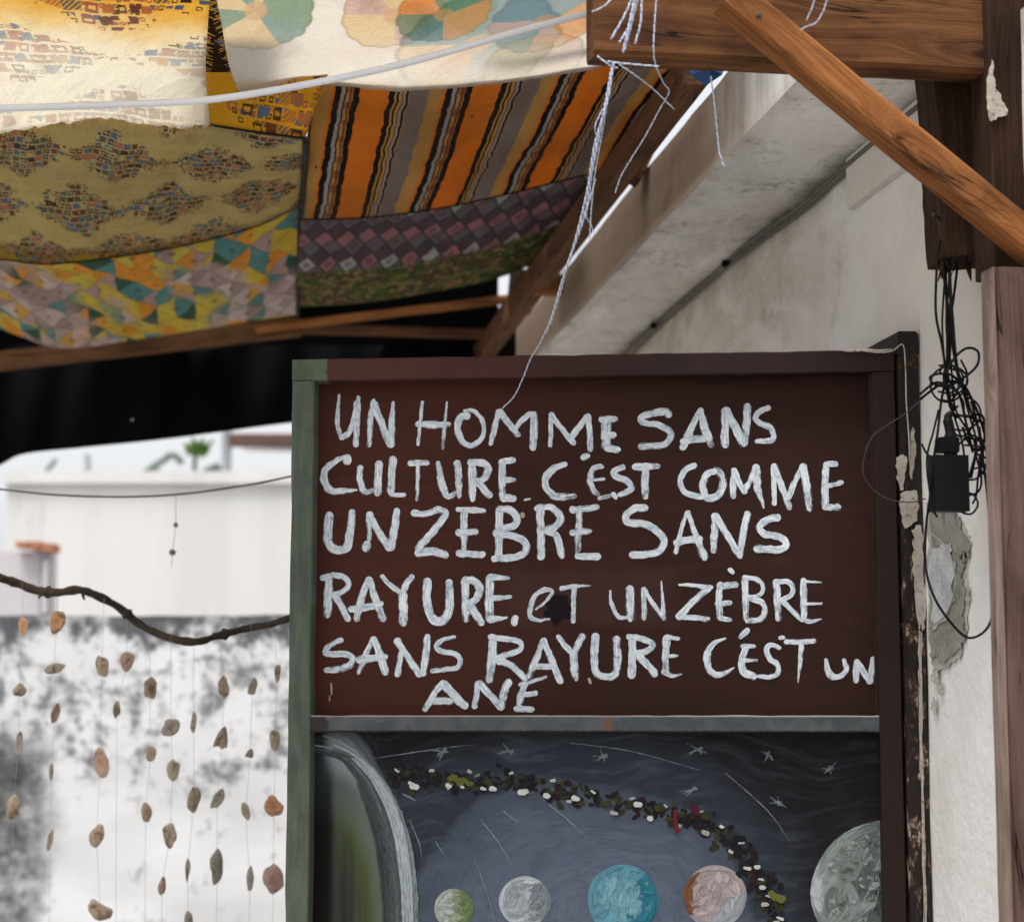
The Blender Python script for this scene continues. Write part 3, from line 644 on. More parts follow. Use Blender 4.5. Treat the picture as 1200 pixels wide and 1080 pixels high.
# ------------------------------------------------------------------ the open door
door=thing('door','dark brown open door with hand painted French lettering above a painted planet scene','door',HINGE)
ZT=zc(409.5,1040); ZB=.02; UL=uc(343,420); UR=0.
zt_rail=zc(441,690); z_mid0=zc(838,690); z_mid1=zc(858,690); uLin=uc(366,640); uRin=uc(1026.5,640)
def dbox(name,mat,u0,u1,z0,z1,d0,d1,bev=.002,rough=0,parent=None):
    mb=MB(); box(mb,u0,u1,d0,d1,z0,z1,DFR); o=mb.build(name,mat,parent or door,bevel=bev)
    return o
def roughboard(name,mat,u0,u1,z0,z1,d0,d1,amp=.0015,seed=0):
    """stile or rail with slightly uneven edges"""
    mb=MB(); vert=(z1-z0)>(u1-u0); n=70; rings=[]
    for i in range(n+1):
        t=i/n
        j0=mnoise.fractal(Vector((t*14,seed,0)),1.,2.,4)*amp; j1=mnoise.fractal(Vector((t*14,seed+5,1)),1.,2.,4)*amp
        if vert: z=z0+(z1-z0)*t; prof=[(u0+j0+.0015,d0),(u1+j1-.0015,d0),(u1+j1,d0+.0015),(u1+j1,d1),(u0+j0,d1),(u0+j0,d0+.0015)]; pts=[(a,b,z) for a,b in prof]
        else: u=u0+(u1-u0)*t; prof=[(z0+j0+.0015,d0),(z0+j0,d0+.0015),(z0+j0,d1),(z1+j1,d1),(z1+j1,d0+.0015),(z1+j1-.0015,d0)]; pts=[(u,b,a) for a,b in prof]
        rings.append([mb.vert(HINGE+EX*a-NN*b+EZ*c,(a,c)) for a,b,c in pts])
    for i in range(n):
        for k in range(6): mb.face(rings[i][k],rings[i][(k+1)%6],rings[i+1][(k+1)%6],rings[i+1][k])
    mb.f.append(tuple(rings[0])); mb.f.append(tuple(reversed(rings[-1])))
    return mb.build(name,mat,door)
roughboard('left_stile',M['green'],UL,uLin,ZB,zt_rail-.0005,-.0006,.036,.0022,1)
roughboard('right_stile',M['rstile'],uRin,UR-.002,ZB,zt_rail-.0005,-.0006,.036,.0008,2)
roughboard('top_rail',M['rail'],UL-.0005,UR-.002,zt_rail,ZT,0,.036,.0012,3)
roughboard('middle_rail',M['midrail'],uLin+.0004,uRin-.0004,z_mid1,z_mid0,.001,.036,.0010,4)
dbox('bottom_rail',M['rstile'],uLin,uRin,ZB,ZB+.14,.001,.036)
dbox('upper_panel',M['panel'],uLin-.004,uRin+.004,z_mid0-.003,zt_rail+.003,-REC,-REC+.009,0)
dbox('lower_panel',M['space'],uLin-.004,uRin+.004,ZB+.13,z_mid1+.003,-REC,-REC+.009,0)
dbox('moulding',M['rstile'],uRin-.0045,uRin-.0003,z_mid0+.0005,zt_rail-.001,.006,.0139,.001)
mb=MB(); tube(mb,cat([dpt(x,y,.0015) for x,y in((985,410.5),(1000,411),(1015,410),(1030,411),(1045,409))],5),[.0006]*2+[.0018]*15+[.0012]*4,5); mb.build('paint_flake',M['flake'],door)
for k,(z,) in enumerate(((1.98,),(1.2,),(.3,))):
    mb=MB(); c0=HINGE+Vector((.003,.018,0)); tube(mb,[c0+EZ*(z-.04),c0+EZ*(z+.04)],.0055,10); o=mb.build('hinge',M['jamb'],door,True)

# brush strokes on the leaf
SID=[0]
def stroke(mb,pts,w,col,fn,off0,ripple=1.2,dome=.0003,rnd=random,closed_end=True):
    """pts in photo px, w px width (or list), domed ribbon laid on the leaf"""
    wl_=w if hasattr(w,'__len__') else [w]
    P=cat([Vector((x,y,0)) for x,y in pts],8); Q=[P[0]]; 
    for p in P[1:]:
        d=(p-Q[-1]).length
        if d>=1.3: Q.append(p)
    if (Q[-1]-P[-1]).length>.3: Q.append(P[-1])
    if len(Q)<2: Q=[P[0],P[-1]]
    # extend the ends for a rounded cap
    w0,w1=wl_[0],wl_[-1]; t0=(Q[0]-Q[1]).normalized(); t1=(Q[-1]-Q[-2]).normalized()
    Q=[Q[0]+t0*w0*.38,Q[0]+t0*w0*.25]+Q+[Q[-1]+t1*w1*.25,Q[-1]+t1*w1*.38]
    L=[0]
    for i in range(1,len(Q)): L.append(L[-1]+(Q[i]-Q[i-1]).length)
    T=L[-1] or 1; SID[0]+=1; off=off0+.00014*(SID[0]%9); sd=rnd.random()*100; rows=[]; dry=rnd.random()**1.4*.6
    na=6
    for i,q in enumerate(Q):
        t=(Q[min(i+1,len(Q)-1)]-Q[max(i-1,0)]).normalized(); nrm=Vector((-t.y,t.x,0)); s=L[i]/T*(len(wl_)-1)
        k=min(int(s),len(wl_)-2) if len(wl_)>1 else 0; ww=wl_[k]+(wl_[k+1]-wl_[k])*(s-k) if len(wl_)>1 else wl_[0]
        e=min(L[i],T-L[i]); r=ww*.42; cap=math.sqrt(max(.06,1-(max(0,r-e)/r)**2)) if r>0 and e<r else 1
        row=[]
        for j in range(na+1):
            a=j/na*2-1; ed=mnoise.noise(Vector((L[i]*.16,sd+(3 if a>0 else 0),0)))*ripple*abs(a) + mnoise.noise(Vector((L[i]*.7,sd+a*4,2)))*ripple*.35*abs(a)
            h=dome*(1-a**4)*(.45+.55*abs(math.sin((a+sd)*5.1)))
            if abs(a)<.9 and abs(a)>.55: h+=dome*.35
            lat=(ww/2*cap+ed*.6)*a
            pp=q+nrm*lat
            row.append(mb.vert(fn(pp.x,pp.y,off+h),(j/na*.998+SID[0]*10,L[i]),col[:3]+(col[3]*(1-dry*max(0,L[i]/T-.55)/.45),)))
        rows.append(row)
    for i in range(len(rows)-1):
        for j in range(na): mb.face(rows[i][j],rows[i][j+1],rows[i+1][j+1],rows[i+1][j])
fpan=lambda x,y,o: dpt(x,y,REC+o)
exec('''
WORDS=[
("UN",370,450,[([14,32,36],[(138,62),(130,150),(128,240),(150,315)]),([36,34,24],[(150,315),(195,280),(228,190),(250,75)]),(38,[(243,110),(238,240),(236,355)],.8),([26,36,34],[(340,95),(322,200),(312,360)],.7),(46,[(340,115),(385,230),(435,345)]),([16,40,46],[(455,105),(447,200),(440,355)])]),
("HOMME",370,450,[([24,20],[(625,105),(612,230),(600,355)]),([14,22,26],[(768,105),(757,240),(743,375)],.75),(42,[(598,233),(690,238),(778,236)]),([40,50,46,36,26,28,30,20],[(890,185),(845,200),(832,262),(858,335),(910,358),(965,325),(985,265),(965,195),(915,155),(870,155)]),
 ([30,34,28],[(1070,160),(1055,230),(1025,350)]),(40,[(1080,160),(1130,230),(1185,295)]),(36,[(1160,270),(1210,210),(1262,172)]),([46,46,42],[(1278,175),(1278,280),(1272,375)],.85),
 (32,[(1380,175),(1378,270),(1375,360)]),(36,[(1380,180),(1440,260),(1510,345)]),(38,[(1490,320),(1540,255),(1590,190)]),(34,[(1595,185),(1605,280),(1610,385)],.85),
 (42,[(1672,208),(1720,205),(1758,205)]),(58,[(1705,215),(1700,300),(1705,370)],.85),(36,[(1700,300),(1748,298)]),(42,[(1705,372),(1772,385)])]),
("SANS",720,450,[(42,[(318,180),(300,160),(220,172),(155,197),(170,225),(250,238),(320,272),(330,310),(300,348),(230,362),(155,365)]),([26,40,42],[(500,150),(460,240),(400,372)]),([32,46,42],[(505,150),(530,260),(572,358)]),(42,[(398,335),(460,325),(530,318)]),(48,[(650,155),(650,260),(648,355)],.85),(50,[(652,150),(700,240),(758,348)]),(46,[(780,130),(775,240),(765,350)],.75),(36,[(905,140),(860,155),(825,195),(850,225),(910,255),(935,300),(915,332),(835,335)],.85)]),
("CULTURE",370,525,[(48,[(185,52),(185,78)]),([24,36,48,46,34,12],[(170,50),(110,80),(55,130),(50,190),(90,248),(180,248),(240,245)]),(38,[(262,112),(257,180),(285,252),(335,250)]),(46,[(370,88),(365,180),(362,265)],.8),(42,[(452,62),(445,170),(440,262)],.85),(26,[(440,272),(520,275)]),(36,[(552,88),(655,85)]),([28,24,18],[(600,90),(597,200),(592,305)]),([30,44,44],[(718,85),(735,190),(770,280),(820,265)]),(46,[(830,85),(838,180),(840,280)],.85),(44,[(915,85),(918,200),(918,300)]),(42,[(905,84),(985,88),(1010,130),(990,175),(935,205)]),(44,[(940,190),(985,240),(1018,275)]),(50,[(1092,80),(1092,180),(1090,280)],.85),(38,[(1090,78),(1160,70)]),(34,[(1100,185),(1162,185)]),(40,[(1095,292),(1160,295)])]),
("CEST",580,525,[([18,14],[(176,303),(205,296)]),([30,42,46,44,40],[(415,95),(350,115),(300,170),(300,230),(350,280),(420,285),(465,280)]),(42,[(515,55),(545,45)]),(34,[(620,105),(572,122),(557,190),(580,248),(602,270)],.75),(20,[(560,185),(640,180)],.8),(20,[(580,112),(635,110)],.7),(36,[(750,110),(700,135),(705,165),(770,190),(800,228),(775,255),(730,272)]),(26,[(610,295),(685,275)],.5),(30,[(692,268),(708,290)]),(38,[(818,110),(955,105)]),(44,[(882,112),(880,200),(880,285)])]),
("COMME",780,525,[(36,[(170,100),(115,130),(85,190),(110,255),(180,280),(220,282)]),(42,[(290,135),(240,155),(220,220),(240,290),(300,280),(335,220),(330,160),(300,122)],.85),(36,[(400,128),(395,210),(398,283)],.85),(36,[(402,128),(430,200),(465,258)]),(38,[(460,255),(500,180),(530,108)]),([48,46,12],[(530,112),(540,230),(575,350)],.85),([32,30,24],[(632,102),(635,210),(638,328)]),(40,[(635,102),(680,220),(725,348)]),(34,[(720,290),(760,190),(800,108)],.65),(48,[(805,105),(825,220),(845,355)],.75),(46,[(940,95),(935,200),(935,335)],.7),(32,[(940,92),(998,92)],.8),(26,[(930,225),(1035,200)],.8),(44,[(932,345),(1012,345)])]),
("UN",370,580,[(48,[(80,115),(72,200),(75,280),(120,320),(180,308),(200,230),(214,98)]),(34,[(310,112),(306,150)]),(30,[(312,150),(315,260)],.45),(46,[(298,285),(296,318)]),(48,[(312,112),(360,200),(428,312)]),([36,44,44],[(475,88),(460,200),(440,310)])]),
("ZEBRE",370,580,[(40,[(572,105),(640,110),(722,82)]),(44,[(722,82),(762,112),(680,220),(600,312)]),(46,[(597,338),(690,330),(762,350)]),(36,[(832,82),(985,90)],.9),(40,[(870,92),(868,200),(868,318)],.65),(42,[(833,220),(938,215)]),(44,[(838,340),(900,345),(980,348)]),
 (48,[(1075,85),(1075,200),(1070,365)]),(42,[(1075,82),(1140,87),(1178,130),(1165,175),(1100,200),(1055,225)]),(42,[(1055,230),(1150,237),(1222,272),(1230,328),(1170,362),(1042,373)],.9),
 (48,[(1315,80),(1318,200),(1320,362)],.85),(42,[(1292,77),(1380,72),(1433,130),(1410,180),(1350,205)]),(42,[(1350,207),(1410,240),(1443,358)]),(42,[(1502,86),(1580,81),(1648,69)]),(44,[(1545,82),(1540,200),(1535,358)],.5),(38,[(1502,220),(1608,211)]),(44,[(1532,358),(1656,360)])]),
("SANS",720,580,[(44,[(182,75),(120,77),(68,122),(82,160),(180,170),(260,220),(292,270),(260,328),(180,348),(102,350)]),([20,26,34],[(425,98),(395,190),(360,335)],.8),([28,42,46],[(430,100),(475,230),(528,365)]),(46,[(362,280),(420,265),(500,257)]),(44,[(590,118),(585,220),(583,325)],.75),(38,[(592,120),(660,230),(738,358)],.85),(44,[(780,108),(755,220),(735,345)]),(44,[(958,130),(890,147),(850,190),(880,228),(960,242),(1003,277),(985,315),(900,318),(832,315)])]),
("RAYURE",370,660,[(48,[(78,92),(72,200),(68,305)]),(38,[(38,85),(110,70),(180,90),(190,130),(160,163),(108,180)],.9),(42,[(110,182),(150,250),(190,328)]),([30,44,44],[(310,88),(270,200),(240,325)],.85),([34,50,50],[(315,90),(350,210),(393,325)]),(42,[(203,265),(300,255),(383,237)]),([28,36,44],[(388,75),(430,122),(490,165)],.85),(38,[(563,78),(525,130),(510,180)],.75),(50,[(511,180),(512,270),(513,350)]),(48,[(655,102),(650,200),(670,300),(712,338),(760,318),(785,240),(780,108)]),(50,[(875,102),(878,220),(880,328)]),(44,[(872,97),(930,102),(958,150),(940,208),(900,238)]),(46,[(900,240),(940,300),(973,350)]),(50,[(1018,85),(1018,200),(1018,325)]),([42,36,20],[(1022,80),(1080,82),(1132,86)]),([42,38,22],[(1030,202),(1090,200),(1142,195)]),([44,36,16],[(1020,325),(1070,322),(1120,318)]),(40,[(1170,318),(1162,352)])]),
("ET",580,660,[([12,18,26,30,28,34,34,24,14],[(240,270),(300,220),(335,168),(300,152),(240,182),(207,260),(215,318),(260,333),(320,322)],.85),([30,26,10],[(388,147),(450,135),(560,130)]),([36,30,34],[(465,142),(460,240),(460,340)])]),
("UN",580,660,[([12,26,30,22],[(675,160),(683,235),(722,310),(772,318)],.85),(50,[(790,148),(793,230),(793,322)],.7),(36,[(875,152),(875,240),(873,322)],.7),(26,[(877,158),(930,240),(988,318)],.85),([6,20,34],[(975,103),(982,200),(990,322)])]),
("ZEBRE",770,655,[([16,22,28],[(130,150),(230,155),(318,165)]),(42,[(300,168),(210,250),(128,338)],.85),(36,[(128,336),(200,342),(298,350)]),(28,[(425,62),(445,78)]),(42,[(370,145),(362,240),(370,340)],.75),([44,38],[(372,156),(465,150)],.85),(34,[(352,260),(428,255)],.85),(32,[(370,345),(428,355)]),(44,[(515,108),(518,230),(520,348)],.75),(28,[(510,105),(590,120),(622,168),(600,210),(540,225)],.7),(38,[(540,225),(610,252),(633,300),(600,352),(530,362)],.7),(44,[(700,132),(705,240),(708,350)],.75),(30,[(700,130),(770,135),(798,180),(770,220),(712,240)],.85),(34,[(730,240),(790,300),(848,358)],.85),(40,[(858,122),(860,230),(858,340)],.75),([24,16,8],[(860,130),(910,134),(962,135)],.85),(18,[(870,262),(962,258)],.85),([30,26,10],[(850,350),(900,365),(965,350)],.85)]),
("SANS",370,730,[(36,[(150,97),(85,127),(57,172),(100,182),(170,180),(218,205),(190,250),(130,270),(62,275)],.9),([28,36,40],[(335,88),(290,190),(252,288)],.8),([30,44,44],[(340,88),(375,180),(408,288)]),(48,[(255,213),(330,205),(408,195)],.9),([30,42],[(505,150),(490,230),(480,300)],.75),(42,[(477,102),(540,200),(608,298)]),(42,[(655,78),(645,180),(630,298)]),([20,32,34,34,32],[(815,80),(750,95),(705,135),(740,165),(820,182),(848,220),(828,260),(760,270),(682,280)],.9)]),
("RAYURE",560,730,[(48,[(90,85),(82,200),(65,335)]),(36,[(72,80),(150,90),(240,107),(250,150),(200,175),(112,205)],.9),(38,[(122,220),(200,250),(278,328)]),([30,40,40],[(380,98),(350,190),(300,310)],.85),([32,46,50],[(385,98),(430,210),(483,340)]),(42,[(348,255),(440,250)]),(38,[(472,78),(510,130),(550,170)],.85),(42,[(612,75),(580,140),(557,178)],.85),(48,[(560,172),(565,250),(573,322)]),(46,[(690,75),(683,170),(690,280),(740,312),(800,303),(820,220),(812,92)],.9),(50,[(905,88),(905,200),(900,308)]),(34,[(882,78),(960,90),(1028,125),(990,160),(930,177)]),(44,[(930,182),(990,240),(1038,298)]),(48,[(1108,85),(1100,180),(1100,288)],.8),([34,22],[(1110,82),(1178,90)],.8),([30,20],[(1110,195),(1168,190)],.8),([44,30,10],[(1092,285),(1140,308),(1195,297)],.75)]),
("CEST",800,725,[([12,30,44,44,36,14],[(250,112),(190,140),(145,200),(150,280),(190,325),(250,315),(298,285)]),([36,26],[(380,65),(338,108)]),([30,24],[(350,160),(420,160)],.8),([36,46,40],[(372,172),(347,240),(360,310),(420,335)]),([30,18],[(350,245),(435,240)],.8),([24,34,34,30,26],[(570,170),(520,152),(490,180),(510,230),(555,270),(555,318),(510,340),(440,335)],.75),(26,[(570,112),(592,108)]),(36,[(605,132),(680,136),(768,130)],.75),([34,26,16],[(695,152),(690,240),(675,368)],.75)]),
("UN",800,725,[([22,40,40],[(840,237),(850,300),(882,343)],.8),(34,[(882,343),(930,333),(960,290),(945,242)]),(38,[(1020,248),(1018,300),(1015,362)],.8),(38,[(1022,252),(1060,310),(1098,368)]),(34,[(1115,232),(1108,300),(1104,368)])]),
("ANE",470,770,[([36,42,42],[(240,152),(190,220),(142,305)]),(48,[(245,152),(310,220),(373,285)],.9),(46,[(192,255),(308,255)],.85),([34,42,42],[(450,152),(440,220),(430,288)],.75),(48,[(460,152),(520,220),(588,292)]),(46,[(630,142),(605,200),(587,285)],.6),(38,[(730,152),(700,230),(690,305)],.85),([34,20],[(700,160),(850,115)],.4),(34,[(702,220),(788,210)]),(38,[(672,300),(768,305)])]),
]
''')
LAB={"UN":"the word UN","HOMME":"the word HOMME","SANS":"the word SANS","CULTURE":"the word CULTURE","CEST":"the words C'EST","COMME":"the word COMME","ZEBRE":"the word ZEBRE","RAYURE":"the word RAYURE","ET":"the word ET","ANE":"the word ANE"}
rl=random.Random(4)
for wtxt,ox,oy,st in WORDS:
    mb=MB()
    for s in st:
        w,pts=s[0],s[1]; den=s[2] if len(s)>2 else 1.
        k=.93+rl.random()*.07; col=(.90*k,.93*k,.95*k,.60+.38*den-rl.random()*.10)
        wl2=[x*.2*1.0 for x in w] if hasattr(w,'__len__') else [w*.2*1.0]
        stroke(mb,[(ox+x*.2,oy+y*.2) for x,y in pts],[v*rl.uniform(.86,1.12) for v in (wl2 if len(wl2)>1 else wl2*3)],col,fpan,.0004,ripple=1.7,dome=.00028,rnd=rl)
    o=mb.build('painted_word',M['letters'],door,True); o['label']=LAB[wtxt]+' in white brush strokes'
# dark rosette over the struck letter and brown touch-ups
mb=MB()
for k in range(26):
    a=rl.uniform(0,6.28); q=rl.uniform(0,10); x=654+q*math.cos(a); y=714+q*1.1*math.sin(a); a+=rl.uniform(-1,1)
    stroke(mb,[(x,y),(x+5*math.cos(a),y+6*math.sin(a))],rl.uniform(5,9),(.010,.0045,.008,1),fpan,.0024,ripple=2.,rnd=rl)
mb.build('painted_blot',M['artpaint'],door,True)
mb=MB()
for (x,y,w,h) in ((388,800,2,14),(386,815,2,6),(690,795,4,5),(612,602,6,3),(1032,800,3,4),(1043,640,3,4)):
    stroke(mb,[(x,y),(x+rl.uniform(-2,2),y+h)],w*.8,(.50,.38,.28,.8),fpan if y<834 else (lambda a,b,o:dpt(a,b,.001+o)),.0006,rnd=rl,dome=.0004)
mb.build('paint_splash',M['artpaint'],door,True)

# --- the painted planets
ra=random.Random(12)
def bl(c,d): return tuple(max(0,c[i]*(1+d)) for i in range(3))
mb=MB()      # olive giant with blue white rim
base=[(368,868),(392,872),(420,888),(445,915),(463,950),(474,990),(480,1040),(482,1095)]
for k in range(46):
    o=ra.uniform(-34,8); f=(o+44)/53
    c=(.05+.27*f**2.0*ra.uniform(.5,1.15),)*1; b=c[0]; a=ra.randint(0,4); e=8 if o>-22 or a>2 else ra.randint(5,8)
    pts=[(x+o*(.25+.75*min(1,i/4)),y-o*.25*(1-min(1,i/5))+ (6 if i<2 else 0)) for i,(x,y) in enumerate(base)][a:e]
    if len(pts)<2: continue
    stroke(mb,pts,[2,ra.uniform(3,7),ra.uniform(2,5)],(b*.86,b*.98,b*1.02,ra.uniform(.25,.55)),fpan,.0008,dome=.0005,rnd=ra)
for k in range(10):
    o=ra.uniform(-10,4); pts=[(x+o,y) for x,y in base[ra.randint(1,3):]]
    stroke(mb,pts,[1.5,5,3],(.44,.49,.52,.42),fpan,.0024,dome=.0006,rnd=ra)
for k in range(3): stroke(mb,[(380+k*7,862+k*3),(400+k*7,868+k*5),(412+k*8,880+k*6)],3,(.30,.34,.34,.4),fpan,.003,rnd=ra)
mb.build('painted_planet',M['artpaint'],door,True)
def planet(cx,cy,r,fn_col,n=70,ry=None,clip=None):
    mb=MB(); ry=ry or r
    # flat undercoat
    c=fn_col(0,0); ids=[]; off=.0006
    cen=mb.vert(fpan(cx,cy,off),(.5,0),c+(1,))
    for i in range(40):
        a=i/40*2*math.pi; wo=1+mnoise.noise(Vector((math.cos(a)*1.2,math.sin(a)*1.2,cx)))*.06; x=cx+math.cos(a)*r*.97*wo; 
        if clip: x=min(x,clip)
        ids.append(mb.vert(fpan(x,cy+math.sin(a)*ry*.97,off),(.5,0),fn_col(math.cos(a)*.9,math.sin(a)*.9)+(1,)))
    for i in range(40): mb.face(cen,ids[i],ids[(i+1)%40])
    for k in range(n):
        rim=k<n*.3
        rr=.88 if rim else math.sqrt(ra.random())*.74; a0=ra.uniform(0,6.28); x0=cx+math.cos(a0)*r*rr; y0=cy+math.sin(a0)*ry*rr
        if rim:
            da=ra.uniform(.4,1.); pts=[(cx+math.cos(a0+da*j/3)*r*rr,cy+math.sin(a0+da*j/3)*ry*rr) for j in range(4)]; w=[r*.04,r*.14,r*.05]
        else:
            b=2.2+mnoise.noise(Vector((x0/r,y0/r,cx)))*2.2+ra.gauss(0,.35); l=r*ra.uniform(.25,.55); bend=ra.uniform(-.25,.25)*l
            pts=[(x0-l*math.cos(b)*.5,y0-l*math.sin(b)*.5),(x0-bend*math.sin(b),y0+bend*math.cos(b)),(x0+l*math.cos(b)*.5,y0+l*math.sin(b)*.5)]; w=[r*.10,r*ra.uniform(.18,.36),r*.08]
        if clip: pts=[(min(x,clip-2),y) for x,y in pts]
        am=math.atan2((pts[1][1]-cy)/ry,(pts[1][0]-cx)/r); rr=min(1,math.hypot((pts[1][0]-cx)/r,(pts[1][1]-cy)/ry))
        c=fn_col(math.cos(am)*rr,math.sin(am)*rr); c=bl(c,ra.uniform(-.16,.13))
        stroke(mb,pts,w,c+(ra.uniform(.35,.62),),fpan,.0010,ripple=1.6,dome=.00008,rnd=ra)
    mb.build('painted_planet',M['artpaint'],door,True)
planet(532,1064,24,lambda x,y:(.16,.22,.09) if x>.25 else ((.42,.46,.42) if x<-.1 else (.28,.33,.22)))
planet(615,1056,31,lambda x,y:(.50,.53,.55) if x*x+y*y>.55 and x<.6 else ((.36,.40,.42) if x<.3 else (.22,.25,.28)))
planet(730,1054,43,lambda x,y:(.03,.19,.26) if x>.45 or (x>.1 and y>.3) else ((.20,.40,.46) if x*x+y*y<.3 else (.13,.33,.41)),100)
planet(838,1050,38,lambda x,y:(.22,.085,.035) if x<-.68 else ((.44,.37,.37) if x+y<.6 else (.38,.40,.44)),90)
mb0=None
def mooncol(x,y):
    s=mnoise.fractal(Vector((x*3.3,y*3.3,1)),1.,2.,3)
    if x<-.82 or (x<-.3 and y<-.75): return (.47,.50,.50)
    d=max(0,min(1,(x+.42)*1.5+s*1.5)); a=(.27,.31,.285); b=(.028,.040,.028)
    return tuple(a[i]*(1-d)+b[i]*d for i in range(3))
planet(1046,1045,101,mooncol,420,88,1038)
mb=MB()
for k in range(80):     # stippled moon texture
    a=ra.uniform(0,6.28); rr=math.sqrt(ra.random())*.9; x=1046+100*rr*math.cos(a); y=1045+88*rr*math.sin(a)
    if x>1032 or y>1092: continue
    d=mnoise.noise(Vector((x*.04,y*.05,3)))+ (x-1000)*.006; c=(.085,.11,.08) if d>.05 and ra.random()<.75 else (.40,.44,.41)
    stroke(mb,[(x,y),(x+ra.uniform(-6,6),y+ra.uniform(-3,3))],ra.uniform(3,8),c+(.34,),fpan,.0032,ripple=1.5,rnd=ra)
mb.build('painted_crater',M['artpaint'],door,True)
# asteroid belt
belt=cat([Vector((x,y,0)) for x,y in((455,908),(520,911),(600,916),(680,932),(760,948),(820,962),(862,992),(890,1030),(905,1060),(918,1100))],30)
mb=MB()
for k in range(520):
    p=belt[ra.randrange(len(belt))]; spread=7+4*(k%3==0); x=p.x+ra.gauss(0,spread*.7); y=p.y+ra.gauss(0,spread*.75)
    c=ra.choice([(.010,.009,.012),(.016,.012,.018),(.010,.013,.018),(.045,.045,.016),(.024,.010,.015),(.014,.014,.012),(.03,.033,.016)])
    stroke(mb,[(x,y),(x+ra.uniform(-6,6),y+ra.uniform(-3,5))],ra.uniform(2.5,8),c+(.8,),fpan,.0006,ripple=2.2,rnd=ra)
o=mb.build('painted_dark_dab',M['artpaint'],door,True); tag(o,kind='stuff')
mb=MB()
for k in range(30):
    p=belt[int((k+.5)/30*(len(belt)-1))]; s=1 if k%2 else -1
    x=p.x+ra.uniform(-5,5); y=p.y+(10 if s>0 else -8)+ra.uniform(-3,3); w=ra.uniform(4,7) if s>0 else ra.uniform(3,5)
    l=ra.uniform(1.,3.5); v_=ra.uniform(.32,.62); stroke(mb,[(x-l,y+ra.uniform(-1.5,1)),(x+l,y+ra.uniform(-.5,2))],[w*ra.uniform(.5,1),w*ra.uniform(.6,1.1)],(v_,v_,v_*.97,.9),fpan,.0030,ripple=2.,dome=.0004,rnd=ra)
for x,y,w in ((486,921,9),(526,920,6),(542,921,4),(578,924,7),(612,928,8),(641,932,7),(675,935,8),(748,942,8),(1000,0,1)):
    if y: stroke(mb,[(x-w*.35,y-.5),(x+w*.35,y+1)],[w*.9,w*.65],(.60,.60,.58,.95),fpan,.0034,ripple=1.8,dome=.0004,rnd=ra)
for k in range(9):
    x=518+ra.uniform(0,34); y=914+ra.uniform(-5,5); stroke(mb,[(x,y),(x+5,y+ra.uniform(-3,4))],ra.uniform(3,6),(.11,.12,.03,.9),fpan,.003,ripple=2.,rnd=ra)
stroke(mb,[(791,950),(792,962),(794,974)],5,(.16,.012,.018,1),fpan,.0042,rnd=ra); stroke(mb,[(812,945),(816,952)],8,(.07,.012,.025,1),fpan,.0042,rnd=ra)
for k in range(4): stroke(mb,[(903+k*4,1046+k*3),(909+k*3,1052)],8,(.13,.14,.03,1),fpan,.0038,rnd=ra)
mb.build('painted_asteroid',M['artpaint'],door,True)
mb=MB()
STARS=[(520,880,14),(597,880,17),(707,886,17),(818,878,18),(812,925,17),(900,884,14),(972,900,14),(912,940,16),(560,908,5)]
for x,y,s in STARS:
    for k in range(4):
        a=ra.uniform(0,3.1)+k*.8; l=s*ra.uniform(.5,1.)
        stroke(mb,[(x-l*math.cos(a)*.3,y-l*math.sin(a)*.3),(x+l*math.cos(a),y+l*math.sin(a)*.8)],[4.2,1.8],(.22,.27,.29,.30),fpan,.0012,ripple=1.4,rnd=ra)
for p,w in (([(563,960),(582,984),(600,1012)],2),([(636,936),(665,960),(700,992)],2.4),([(668,870),(740,880),(820,902)],1.8),([(440,888),(520,876),(560,872)],2),([(472,930),(487,937)],3.5),([(590,950),(606,962)],4),([(510,985),(522,1004)],2),([(556,1005),(572,1050),(580,1080)],1.6),([(850,905),(900,950),(925,985)],2.),([(480,960),(492,990),(494,1010)],2)):
    stroke(mb,p,[w*.5,w,w*.5],(.25,.30,.34,.36),fpan,.0012,ripple=.4,rnd=ra)
mb.build('painted_star',M['artpaint'],door,True)

# ------------------------------------------------------------------ cloth canopy
def cloth(name,rows,mat,label,group,nr=14,nc=12,fold=.004,seed=0,fray=0,holes=()):
    """rows: list of (D, [(px,py)...]); smooth sheet through them"""
    R_=[]
    for D,pts in rows:
        P=[at(x,y,D if not hasattr(D,'__len__') else D[i]) for i,(x,y) in enumerate(pts)]; R_.append(cat(P,nc))
    W=min(len(r) for r in R_); M_=[]
    for r in R_:                                   # resample every row to W points
        M_.append([r[int(round(i*(len(r)-1)/(W-1)))] for i in range(W)])
    cols=[cat([row[i] for row in M_],nr) for i in range(W)]; H=len(cols[0])
    P=[[cols[j][i] for j in range(W)] for i in range(H)]; rnd=random.Random(seed)
    for i in range(H):
        for j in range(W):
            p=P[i][j]; e=min(1,min(i,H-1-i)/4)
            dz=mnoise.fractal(Vector((p.x*5+seed,p.y*2.2,0)),1.,2.,3)*fold*e + math.sin(p.x*95+math.sin(p.y*9+seed)*2.2)*fold*.18*e
            P[i][j]=p+Vector((0,0,dz))
    if fray:
        for j in range(W):
            P[H-1][j]=P[H-1][j]+Vector((0,rnd.uniform(-1,1)*fray,rnd.uniform(-1,.4)*fray*.6))
    mb=MB(); mb.grid(P,[[(p.x,p.y) for p in r] for r in P])
    o=mb.build(name,mat,None,True,loc=P[0][0]); so=o.modifiers.new('thickness','SOLIDIFY'); so.thickness=.0009
    tag(o,label,'cloth',group); return o,P
GC='patchwork cloths of the canopy'
